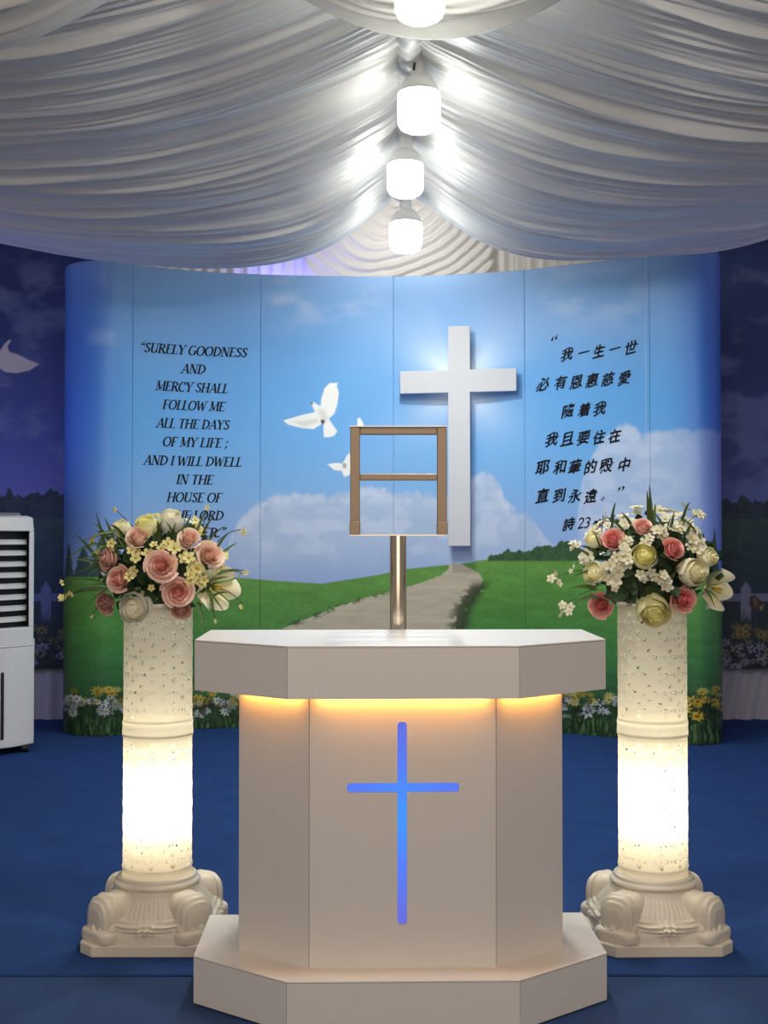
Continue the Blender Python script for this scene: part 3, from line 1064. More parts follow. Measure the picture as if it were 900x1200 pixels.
def inset(pl, d):
    cx_ = sum(p[0] for p in pl) / len(pl)
    cy_ = sum(p[1] for p in pl) / len(pl)
    n_ = len(pl)
    out = []
    for i in range(n_):
        p0, p1, p2 = Vector(pl[i - 1]), Vector(pl[i]), Vector(pl[(i + 1) % n_])
        e1 = (p1 - p0).normalized()
        e2 = (p2 - p1).normalized()
        n1 = Vector((-e1.y, e1.x))
        n2 = Vector((-e2.y, e2.x))
        bis = (n1 + n2).normalized()
        out.append(tuple(p1 + bis * (d / max(0.3, bis.dot(n1)))))
    return out


def to_local(px, py, z):
    d = ray(px, py)
    t_ = (z - CAMH) / d.z
    p = Vector((0, 0, CAMH)) + d * t_ - Vector((LX, LY, 0))
    c, s = math.cos(-LT), math.sin(-LT)
    return (p.x * c - p.y * s, p.x * s + p.y * c)


def cased(name, pl, z0, z1):
    """a laminate box: core with an edge board on each visible front face, joints left open between them"""
    mb = MB()
    mb.prism(inset(pl, 0.004), z0, z1)
    core = mb.build(name, M['laminate_edge'], lec)
    top = MB()
    top.prism(pl, z1 - 0.003, z1 + 0.0005)
    top.build(name + '_top', M['laminate'], core, bevel=0.0008)
    ip = inset(pl, 0.012)
    n_ = len(pl)
    for i in range(n_):
        p0, p1 = Vector(pl[i]), Vector(pl[(i + 1) % n_])
        q0, q1 = Vector(ip[i]), Vector(ip[(i + 1) % n_])
        e = (p1 - p0).normalized() * 0.0006
        f_ = MB()
        f_.prism([tuple(p0 + e), tuple(p1 - e), tuple(q1), tuple(q0)], z0 - 0.0005, z1 - 0.0036)
        f_.build('edge_board', M['laminate'], core)
    return core


cased('plinth', plan, 0.004, ZB)
cased('desk_top', plan, ZS0, ZS1)
bl_ = to_local(279.5, 1113, ZB)
fl_ = to_local(362, 1135, ZB)
fr_ = to_local(582, 1134, ZB)
br_ = to_local(659.5, 1110, ZB)
fy = (fl_[1] + fr_[1]) / 2
sy = (bl_[1] + br_[1]) / 2
bw = (br_[0] - bl_[0]) / 2
bcx = (br_[0] + bl_[0]) / 2
print('BODY', bl_, fl_, fr_, br_)
body = [(fl_[0], fy), (fr_[0], fy), (bcx + bw, sy), (bcx + bw, D2 - 0.03), (bcx - bw, D2 - 0.03), (bcx - bw, sy)]
ib = inset(body, 0.016)
G = 0.0009
for i, nm in ((1, 'side_panel'), (2, 'return_panel'), (3, 'back_panel'), (4, 'return_panel'), (5, 'side_panel')):
    p0, p1 = Vector(body[i]), Vector(body[(i + 1) % 6])
    q0, q1 = Vector(ib[i]), Vector(ib[(i + 1) % 6])
    e = (p1 - p0).normalized() * G
    mb = MB()
    mb.prism([tuple(p0 + e), tuple(p1 - e), tuple(q1), tuple(q0)], ZB + 0.0005, ZS0 - 0.001)
    mb.build(nm, M['laminate'], lec)
# front panel with the cross cut through it
fa, fb = body[0][0] + G, body[1][0] - G


def cx_world(px, py):
    # hit the front plane y_local = fy
    d = ray(px, py)
    c, s = math.cos(LT), math.sin(LT)
    n_ = Vector((-s, c, 0))
    o_ = Vector((LX, LY, 0)) + n_ * fy
    t_ = (o_ - Vector((0, 0, CAMH))).dot(n_) / d.dot(n_)
    p = Vector((0, 0, CAMH)) + d * t_ - Vector((LX, LY, 0))
    return p.x * c + p.y * s, p.z


vx, vtop = cx_world(471.3, 846)
_, vbot = cx_world(472, 1084)
hl, hz_ = cx_world(406.5, 923.5)
hr, _ = cx_world(538.5, 923.5)
r_ = 0.5 * (cx_world(477, 950)[0] - cx_world(465.8, 950)[0])
ro = []


def cap(cx_, cz_, a0_, a1_):
    for k in range(9):
        an_ = math.radians(a0_ + (a1_ - a0_) * k / 8)
        # flattened rounded ends
        ro.append((cx_ + r_ * math.copysign(abs(math.cos(an_)) ** 0.7, math.cos(an_)), cz_ + r_ * math.copysign(abs(math.sin(an_)) ** 0.7, math.sin(an_))))


ro.append((vx + r_, hz_ - r_))
cap(hr - r_, hz_, -90, 90)
ro.append((vx + r_, hz_ + r_))
cap(vx, vtop - r_, 0, 180)
ro.append((vx - r_, hz_ + r_))
cap(hl + r_, hz_, 90, 270)
ro.append((vx - r_, hz_ - r_))
cap(vx, vbot + r_, 180, 360)


def panel_with_hole(name, outer, hole, y0, y1, mat, parent):
    bm = bmesh.new()
    ev = []
    for pl in (outer, hole):
        vs = [bm.verts.new((x, y0, z)) for x, z in pl]
        for i in range(len(vs)):
            ev.append(bm.edges.new((vs[i], vs[(i + 1) % len(vs)])))
    bmesh.ops.triangle_fill(bm, use_beauty=True, edges=ev)
    ext = bmesh.ops.extrude_face_region(bm, geom=list(bm.faces))
    for el in ext['geom']:
        if isinstance(el, bmesh.types.BMVert):
            el.co.y = y1
    bmesh.ops.recalc_face_normals(bm, faces=bm.faces)
    me = bpy.data.meshes.new(name)
    bm.to_mesh(me)
    bm.free()
    return link(name, me, mat, parent)


fp = panel_with_hole('front_panel', [(fa, ZB + 0.0005), (fb, ZB + 0.0005), (fb, ZS0 - 0.001), (fa, ZS0 - 0.001)], ro, fy, fy + 0.012, M['laminate'], lec)
# blue diffuser recessed behind the cut-out: brightest in the middle, like the LED behind it
mm = bpy.data.materials.new('blue_led_cross')
mm.use_nodes = True
nt = mm.node_tree
nt.nodes.remove(nt.nodes['Principled BSDF'])
e = nt.nodes.new('ShaderNodeEmission')
tc = nt.nodes.new('ShaderNodeTexCoord')
sub_ = nt.nodes.new('ShaderNodeVectorMath')
sub_.operation = 'DISTANCE'
zc_ = (vtop + vbot) / 2
sub_.inputs[1].default_value = (vx, fy + 0.012, zc_ + 0.01)
nt.links.new(tc.outputs['Object'], sub_.inputs[0])
rp = nt.nodes.new('ShaderNodeValToRGB')
rp.color_ramp.elements[0].position = 0.02
rp.color_ramp.elements[0].color = (0.065, 0.31, 1.0, 1)
rp.color_ramp.elements[1].position = 0.22
rp.color_ramp.elements[1].color = (0.15, 0.16, 0.72, 1)
el = rp.color_ramp.elements.new(0.10)
el.color = (0.10, 0.22, 0.95, 1)
nt.links.new(sub_.outputs['Value'], rp.inputs[0])
nt.links.new(rp.outputs[0], e.inputs['Color'])
e.inputs['Strength'].default_value = 1.0
nt.links.new(e.outputs[0], nt.nodes['Material Output'].inputs[0])
g = MB()
g.box(hl - 0.01, hr + 0.01, fy + 0.0122, fy + 0.016, vbot - 0.01, vtop + 0.01)
gl = g.build('cross_light', mm, lec)
gl['label'] = 'glowing blue cross inlay in the front panel'
# warm LED strip tucked under the desk top in front of the body
ou = inset(body, -0.018)
i2 = inset(body, -0.006)
for i in (0, 1, 5):
    p0, p1 = Vector(ou[i]), Vector(ou[(i + 1) % 6])
    q0, q1 = Vector(i2[i]), Vector(i2[(i + 1) % 6])
    e_ = (p1 - p0).normalized() * 0.02
    mb = MB()
    mb.prism([tuple(p0 + e_), tuple(p1 - e_), tuple(q1 - e_), tuple(q0 + e_)], ZS0 - 0.004, ZS0 - 0.001)
    mb.build('led_strip', M['led_warm'], lec)

# ------------------------------------------------------------------ document stand behind the lectern
YS = 3.085
stx = P(466.5, 700, YS).x
st = thing('document_stand', 'metal display frame on a round pole behind the lectern', 'stand', (stx, YS, 0))
mb = MB()
mb.box(-0.15, 0.15, -0.05, 0.055, 0, 0.012)
mb.build('base_plate', M['steel'], st, bevel=0.003)
zf0 = P(466, 627.5, YS).z
mb = MB()
mb.lathe([(0.0205, 0.01), (0.0205, zf0 - 0.001)], 40)
mb.build('pole', M['chrome'], st, smooth=True).modifiers.new('e', 'EDGE_SPLIT').split_angle = 0.8
u = YS / F
fx0, fx1 = (410.5 - 466.5) * u, (523.5 - 466.5) * u
zt_ = P(466, 500.5, YS).z
bwid = 11.3 * u
fr = MB()
fr.box(fx0, fx0 + bwid, -0.012, 0.012, zf0 + 0.004, zt_)
fr.build('frame_upright', M['steel_brown'], st, bevel=0.002)
fr = MB()
fr.box(fx1 - bwid, fx1, -0.012, 0.012, zf0 + 0.004, zt_)
fr.build('frame_upright', M['steel_brown'], st, bevel=0.002)
for ya, yb in ((501.5, 509.5), (555.5, 563)):
    za, zb2 = P(466, yb, YS).z, P(466, ya, YS).z
    fr = MB()
    fr.box(fx0 + bwid, fx1 - bwid, -0.010, 0.010, za, zb2)
    fr.build('frame_crossbar', M['steel_brown'], st, bevel=0.002)
fr = MB()
fr.box(fx0 - 0.0015, fx1 + 0.0015, -0.014, 0.014, zt_, zt_ + 0.002)
fr.build('frame_highlight', M['steel'], st)  # lighter strip put in for the highlight along the top edge
fr = MB()
fr.box(fx0, fx1, -0.022, 0.02, zf0 - 0.001, zf0 + 0.0025)
fr.build('ledge', M['steel'], st)
for xa in (fx0 - 0.001, fx1 - bwid - 0.001):
    fr = MB()
    fr.box(xa, xa + bwid + 0.002, -0.03, 0.0125, zf0 + 0.0025, zf0 + 0.034)
    fr.build('clip', M['steel_brown'], st, bevel=0.002)

# ------------------------------------------------------------------ light bulbs on the ridge
def bulb(px, Y, ybot, dia_px, label, beam=1.0):
    r = dia_px / 2 * Y / F
    p = P(px, ybot, Y)
    t_ = thing('light_bulb', label, 'light bulb', (p.x, Y, p.z), group='bulbs along the tent ridge')
    s_ = r / 0.075
    mb = MB()
    mb.lathe([(0.02 * s_, 0.0), (0.045 * s_, 0.004 * s_), (0.064 * s_, 0.014 * s_), (0.073 * s_, 0.03 * s_), (0.075 * s_, 0.05 * s_), (0.075 * s_, 0.125 * s_), (0.072 * s_, 0.135 * s_)], 36)
    mb.build('globe', M['bulb_glow'], t_, smooth=True)
    mb = MB()
    mb.lathe([(0.0735 * s_, 0.134 * s_), (0.070 * s_, 0.145 * s_), (0.06 * s_, 0.168 * s_), (0.046 * s_, 0.188 * s_), (0.03 * s_, 0.197 * s_)], 36)
    mb.build('housing', M['bulb_case'], t_, smooth=True)
    mb = MB()
    top = 2.64 - p.z
    mb.lathe([(0.024 * s_, 0.19 * s_), (0.026 * s_, 0.2 * s_), (0.026 * s_, 0.245 * s_), (0.018 * s_, 0.255 * s_), (0.006, 0.265 * s_), (0.006, max(0.27 * s_, top))], 20)
    mb.build('socket', M['bulb_case'], t_, smooth=True)
    # an LED bulb throws most of its light downwards
    l = bpy.data.lights.new('bulb_beam', 'AREA')
    l.shape = 'DISK'
    l.size = r * 1.2
    l.energy = BEAM * beam
    l.color = (0.95, 1.0, 0.97)
    lo = bpy.data.objects.new('bulb_beam', l)
    C.objects.link(lo)
    lo.parent = t_
    lo.location = (0, 0, -0.004)
    return t_


bulb(491, 4.25, 155, 51, 'largest bare lit bulb, highest of the three on the ridge')
bulb(475, 5.0, 231, 43, 'middle lit bulb of the three on the tent ridge')
bulb(475.5, 5.72, 296, 38.5, 'lowest and farthest lit bulb in front of the gable swag')
bulb(492, 3.30, 26, 60, 'lit bulb at the top edge showing through the sheer swag', 0.6)
# the black flex beside the first bulb
mb = MB()
mb.tube([P(482, 52, 4.2), P(484, 66, 4.2), P(486, 72, 4.21), P(485, 82, 4.23)], 0.0035, 8)
tag(mb.build('power_flex', M['black'], smooth=True), 'short black flex hanging above the largest bulb', 'cable')

# ------------------------------------------------------------------ pedestals
def scroll_mesh():
    """one corner scroll of the base, facing +X: a ridged arch-topped lobe over a wider knuckled foot"""
    mb = MB()

    def lump(c, rad, e1, ridges, amp, e2=0.8, n1=64, n2=48):
        v = []
        sp = lambda t, p: math.copysign(abs(t) ** p, t)
        for i in range(n1 + 1):
            th = -PI / 2 + PI * i / n1
            for j in range(n2):
                ph = 2 * PI * j / n2
                # poles lie on the outward axis so the ridges ring the lobe's face
                ax = sp(math.sin(th), e1)
                cr_ = sp(math.cos(th), e1)
                g_ = 1 + amp * math.cos(ridges * (th + PI / 2))
                v.append((c[0] + rad[0] * ax, c[1] + rad[1] * cr_ * sp(math.cos(ph), e2) * g_, c[2] + rad[2] * cr_ * sp(math.sin(ph), e2) * g_))
        f = [(i * n2 + j, i * n2 + (j + 1) % n2, (i + 1) * n2 + (j + 1) % n2, (i + 1) * n2 + j) for i in range(n1) for j in range(n2)]
        mb.add(v, f)
    lump((0.108, 0, 0.074), (0.076, 0.050, 0.062), 0.5, 17, 0.04, 0.72)
    lump((0.104, 0, 0.040), (0.090, 0.060, 0.022), 0.4, 3, 0.01, 0.6)
    for q in (-2, -1, 0, 1, 2):
        lump((0.125, q * 0.0215, 0.046), (0.066 - 0.005 * q * q, 0.0125, 0.030), 0.5, 2, 0.0, 0.7, 16, 14)
    return mb.mesh('corner_scroll', True)


SCROLL = scroll_mesh()


def base_body_mesh():
    """square-to-round body with draped leaf relief on each side"""
    na, nk = 288, 60
    A = np.linspace(0, 2 * PI, na)
    K = np.linspace(0, 1, nk)
    Ag, Kg = np.meshgrid(A, K, indexing='ij')
    z = 0.028 + 0.114 * Kg
    sq = 1.0 / (np.abs(np.cos(Ag)) ** 4 + np.abs(np.sin(Ag)) ** 4) ** 0.25
    half = np.interp(Kg, [0, 0.12, 0.35, 0.6, 0.8, 0.9, 1], [0.156, 0.154, 0.146, 0.127, 0.111, 0.106, 0.1])
    bl2 = sst(0.35, 0.9, Kg)
    r0 = half * (sq * (1 - bl2) + bl2)
    # relief: swagged leaf in the middle of each side
    am = (Ag + PI / 4) % (PI / 2) - PI / 4
    q = am / (PI / 4)
    swg = np.exp(-((Kg - (0.28 + 0.42 * q * q)) / 0.09) ** 2)
    strand = 0.5 + 0.5 * np.sin((Kg - 0.42 * q * q) * 70 + np.abs(q) * 18)
    rel = 0.010 * swg * strand * (np.abs(q) < 0.95) + 0.012 * np.exp(-(q / 0.18) ** 2 - ((Kg - 0.3) / 0.13) ** 2) * (0.5 + 0.5 * np.cos(q * 42)) + 0.003 * np.sin(q * 28) ** 2 * sst(0.45, 0.55, Kg) * sst(0.85, 0.75, Kg)
    r = r0 + rel
    V = np.stack([r * np.cos(Ag), r * np.sin(Ag), z], -1)
    return grid_mesh('base_body', V)


BODY = base_body_mesh()
RS = 0.0855


def shaft_mesh(h, z0, nrow, lo_rows, name):
    """pierced cylinder with rows of four-petal flowers"""
    na, nk = 300, int(h / 0.0019)
    A = np.linspace(0, 2 * PI, na)
    Z = np.linspace(0, h, nk)
    Ag, Zg = np.meshgrid(A, Z, indexing='ij')
    NF = 10
    per = 2 * PI * RS / NF

    def pattern(a, z):
        hole = np.zeros(a.shape, bool)
        emb = np.zeros(a.shape)
        for i, zc in enumerate(lo_rows):
            dz = z - zc
            x = ((a * RS / per + 0.5 * (i % 2)) % 1.0 - 0.5) * per
            for dx_, dz_ in ((0.0135, 0), (-0.0135, 0), (0, 0.0135), (0, -0.0135)):
                rx, rz = (0.007, 0.0052) if dz_ == 0 else (0.0052, 0.007)
                # petals notched towards the centre
                uu = (x - dx_) / rx
                vv = (dz - dz_) / rz
                d2 = uu ** 2 + vv ** 2
                emb += np.exp(-(d2 / 2.2) ** 2)
                rad_in = (uu * np.sign(dx_) if dz_ == 0 else vv * np.sign(dz_))
                hole |= (d2 < 0.95) & ~((np.abs(vv if dz_ == 0 else uu) < 0.45) & (rad_in < 0.25))
            hole |= (x ** 2 + dz ** 2) < 0.0028 ** 2
            xh = ((a * RS / per + 0.5 + 0.5 * (i % 2)) % 1.0 - 0.5) * per
            hole |= (xh ** 2 + (dz - 0.0) ** 2) < 0.0026 ** 2
        return hole, emb
    hole, emb = pattern(Ag, Zg)
    r = RS + 0.0007 * emb
    # rims
    r = r + 0.0018 * (np.exp(-((Zg) / 0.006) ** 2) + np.exp(-((Zg - h) / 0.006) ** 2))
    V = np.stack([r * np.cos(Ag), r * np.sin(Ag), Zg + z0], -1)
    mid_a = (Ag[:-1, :-1] + Ag[1:, 1:]) / 2
    mid_z = (Zg[:-1, :-1] + Zg[1:, 1:]) / 2
    hm, _ = pattern(mid_a, mid_z)
    return grid_mesh(name, V, mask=~hm)


SH_LO = shaft_mesh(0.325, 0.182, 5, [0.024, 0.062, 0.108, 0.154, 0.2, 0.246, 0.292], 'lower_shaft')
SH_UP = shaft_mesh(0.29, 0.542, 5, [0.034, 0.078, 0.122, 0.166, 0.21, 0.25], 'upper_shaft')


def pedestal(x, y, rz, label):
    t_ = thing('flower_pedestal', label, 'pedestal', (x, y, 0), rz, 'lit flower pedestals', kind='thing')
    c = 0.035
    h_ = 0.163
    plate = [(-h_ + c, -h_), (h_ - c, -h_), (h_, -h_ + c), (h_, h_ - c), (h_ - c, h_), (-h_ + c, h_), (-h_, h_ - c), (-h_, -h_ + c)]
    mb = MB()
    mb.prism(plate, 0.0, 0.028)
    mb.build('base_plate', M['ped_base'], t_, bevel=0.003)
    link('base_body', BODY, M['ped_base'], t_)
    for k in range(4):
        o = link('corner_scroll', SCROLL, M['ped_base'], t_)
        o.rotation_euler = (0, 0, PI / 4 + k * PI / 2)
    mb = MB()
    mb.lathe([(0.085, 0.136), (0.102, 0.136), (0.107, 0.140), (0.108, 0.144), (0.105, 0.149), (0.100, 0.150), (0.098, 0.153), (0.099, 0.157), (0.096, 0.160), (0.090, 0.161)], 64, cap=False)
    mb.build('ring_moulding', M['ped_base'], t_, smooth=True)
    mb = MB()
    mb.lathe([(0.0885, 0.160), (0.0872, 0.164), (0.0865, 0.176), (0.0882, 0.181), (0.0865, 0.184), (0.080, 0.184)], 64, cap=False)
    mb.build('collar', M['shell'], t_, smooth=True)
    link('lower_shaft', SH_LO, M['shell'], t_)
    mb = MB()
    n_ = 64
    mb.lathe([(0.084, 0.505), (0.0885, 0.507), (0.0885, 0.515), (0.0875, 0.53), (0.0885, 0.54), (0.084, 0.544)], n_, cap=False)
    for i in range(20):
        a_ = 2 * PI * i / 20
        mb.lathe([(0.0, -0.001), (0.003, 0.0)], 6, cap=False) if False else None
    mb.build('joint_ring', M['shell'], t_, smooth=True)
    link('upper_shaft', SH_UP, M['shell_top'], t_)
    mb = MB()
    mb.lathe([(0.0862, 0.828), (0.088, 0.832), (0.086, 0.838), (0.0, 0.838)], n_, cap=False)
    mb.build('top_cap', M['shell'], t_, smooth=True)
    mb = MB()
    mb.lathe([(0.016, 0.15), (0.016, 0.28), (0.020, 0.285), (0.020, 0.30)], 20)
    mb.build('lamp_holder', M['bulb_case'], t_)
    mb = MB()
    mb.lathe([(0.012, 0.30), (0.026, 0.315), (0.031, 0.335), (0.028, 0.358), (0.012, 0.374), (0.002, 0.376)], 24)
    mb.build('lamp', M['ped_bulb'], t_, smooth=True)
    return t_


YP = 3.137
pl_x = (186.0 - 450) / F * YP
pr_x = (763.5 - 450) / F * YP
pedestal(pl_x, YP, 0.0, 'lit white pierced column left of the lectern carrying the pinker flowers')
pedestal(pr_x, YP, 0.02, 'lit white pierced column right of the lectern carrying the yellower flowers')


# ------------------------------------------------------------------ flowers
def petal(mb, ang, width, r0, r1, z0, h, curl, tip, ci, co, nu=7, nv=7, twist=0.0):
    v = []
    cols = []
    for k in range(nv):
        t_ = k / (nv - 1)
        for i in range(nu):
            q = -1 + 2 * i / (nu - 1)
            wv = width * (0.45 + 0.55 * math.sin(min(1, t_ * 1.15) * PI * 0.5))
            a_ = ang + q * wv + twist * t_
            rr_ = r0 + (r1 - r0) * t_ ** 0.8 + curl * max(0, t_ - 0.6) ** 1.5 * 4
            rr_ *= 1 + 0.05 * q
            zz = z0 + h * (t_ - 0.22 * tip * q * q * t_) - curl * 0.5 * max(0, t_ - 0.8) * 3
            v.append((rr_ * math.cos(a_), rr_ * math.sin(a_), zz))
            mixv = t_ ** 1.5
            cols.append(tuple(ci[j] * (1 - mixv) + co[j] * mixv for j in range(3)))
    f = [(k * nu + i, k * nu + i + 1, (k + 1) * nu + i + 1, (k + 1) * nu + i) for k in range(nv - 1) for i in range(nu - 1)]
    mb.add(v, f, cols)


def rose_mesh(inner, outer, openness=1.0, seed=1, globe=False):
    """unit rose: radius about 1, facing +Z; petals wind outwards from a closed bud"""
    rs = random.Random(seed)
    mb = MB()
    ci, co = lin(inner), lin(outer)
    lerp = lambda a: tuple(ci[j] * (1 - a) + co[j] * a for j in range(3))
    rd, hd = (0.62, 0.66) if globe else (0.34, 0.62)
    nn_, mm_ = 8, 16
    dv = [(rd * math.cos(PI / 2 * i / nn_) * math.cos(2 * PI * j / mm_), rd * math.cos(PI / 2 * i / nn_) * math.sin(2 * PI * j / mm_), -0.3 + (hd + 0.3) * math.sin(PI / 2 * i / nn_)) for i in range(nn_) for j in range(mm_)]
    mb.add(dv, [(i * mm_ + j, i * mm_ + (j + 1) % mm_, (i + 1) * mm_ + (j + 1) % mm_, (i + 1) * mm_ + j) for i in range(nn_ - 1) for j in range(mm_)] + [tuple((nn_ - 1) * mm_ + j for j in range(mm_))], lerp(0.3))
    n_ = 20 if globe else 27
    for i in range(n_):
        t = i / (n_ - 1)
        a_ = i * 2.39996 + rs.uniform(-0.2, 0.2)
        rt = (0.07 + 0.80 * t ** 1.0) * (0.8 + 0.2 * openness)
        rb_ = 0.03 + 0.35 * t
        h = 0.86 - 0.62 * t ** 1.6 + rs.uniform(-0.04, 0.04)
        wd = 1.25 - 0.5 * t
        curl = (0.01 + 0.10 * t ** 1.5) * openness
        if globe:
            h = 0.80 - 0.30 * t + rs.uniform(-0.05, 0.05)
            rt = 0.06 + 0.80 * t ** 0.75
            rb_ = 0.1 + 0.62 * t
            curl = -0.10 * t
        petal(mb, a_, wd, rb_, rt, -0.42, h + 0.42, curl, 0.75 + 0.3 * rs.random(), lerp(0.15 + 0.5 * t), lerp(min(1, 0.35 + 0.9 * t)))
    return mb.mesh('rose', True)


def lily_mesh():
    mb = MB()
    ci, co = lin((226, 214, 130)), lin((236, 232, 206))
    for k in range(6):
        petal(mb, 2 * PI * k / 6, 0.5, 0.1, 0.95, -0.7, 1.3 if k % 2 else 1.15, 0.22, 2.2, ci, co, 7, 8)
    for k in range(5):
        a_ = 2 * PI * k / 5
        mb.tube([(0, 0, -0.5), (0.14 * math.cos(a_), 0.14 * math.sin(a_), 0.35)], 0.035, 5, col=lin((206, 170, 60)))
    return mb.mesh('lily', True)


def blossom_mesh(petalc, corec, n_=5):
    mb = MB()
    c = lin(petalc)
    cd = lin(tuple(int(x * 0.9) for x in petalc))
    for k in range(n_):
        a_ = 2 * PI * k / n_
        v, cols = [], []
        for j, (rr_, wd, zz) in enumerate(((0.1, 0.1, 0.0), (0.4, 0.3, 0.1), (0.75, 0.36, 0.2), (1.0, 0.18, 0.2))):
            for q in (-1, 0, 1):
                v.append((rr_ * math.cos(a_) - q * wd * math.sin(a_), rr_ * math.sin(a_) + q * wd * math.cos(a_), zz - 0.08 * (1 - abs(q))))
                cols.append(tuple(cd if j == 0 else c))
        f = [(j * 3 + i, j * 3 + i + 1, (j + 1) * 3 + i + 1, (j + 1) * 3 + i) for j in range(3) for i in range(2)]
        mb.add(v, f, cols)
    v = []
    cr_ = lin(corec)
    for j, (rr_, zz) in enumerate(((0.24, 0.02), (0.2, 0.16), (0.08, 0.22))):
        for i in range(8):
            v.append((rr_ * math.cos(i * PI / 4), rr_ * math.sin(i * PI / 4), zz))
    f = [(j * 8 + i, j * 8 + (i + 1) % 8, (j + 1) * 8 + (i + 1) % 8, (j + 1) * 8 + i) for j in range(2) for i in range(8)] + [tuple(16 + i for i in range(8))]
    mb.add(v, f, tuple(cr_))
    return mb.mesh('blossom', True)


def leaf_mesh():
    mb = MB()
    v = []
    n_ = 9
    for k in range(n_):
        t_ = k / (n_ - 1)
        wd = 0.32 * math.sin(PI * t_ ** 0.8) + 0.01
        for q in (-1, -0.5, 0, 0.5, 1):
            v.append((q * wd, t_, 0.12 * q * q - 0.25 * t_ * t_))
    f = [(k * 5 + i, k * 5 + i + 1, (k + 1) * 5 + i + 1, (k + 1) * 5 + i) for k in range(n_ - 1) for i in range(4)]
    mb.add(v, f)
    return mb.mesh('leaf', True)


ROSE = {
    'pink': rose_mesh((230, 132, 122), (255, 226, 210), 1.0, 1),
    'rosy': rose_mesh((228, 84, 98), (254, 204, 192), 0.8, 2),
    'peach': rose_mesh((242, 186, 164), (255, 234, 216), 1.0, 3),
    'dusky': rose_mesh((204, 146, 134), (238, 196, 180), 0.85, 4),
    'white': rose_mesh((246, 240, 206), (250, 248, 238), 1.0, 5, True),
    'yellow': rose_mesh((238, 230, 140), (248, 244, 190), 0.8, 6, True),
    'cream': rose_mesh((246, 238, 182), (250, 246, 214), 0.9, 8, True),
}
RNAME = {'pink': 'pink rose', 'rosy': 'deep pink rose bud', 'peach': 'pale peach rose', 'dusky': 'dusky pink rose', 'white': 'white rose', 'yellow': 'pale yellow rose', 'cream': 'cream rose'}
LILY = lily_mesh()
BL_Y = blossom_mesh((228, 218, 150), (196, 160, 60))
BL_W = blossom_mesh((228, 222, 196), (206, 190, 110))
LEAF = leaf_mesh()


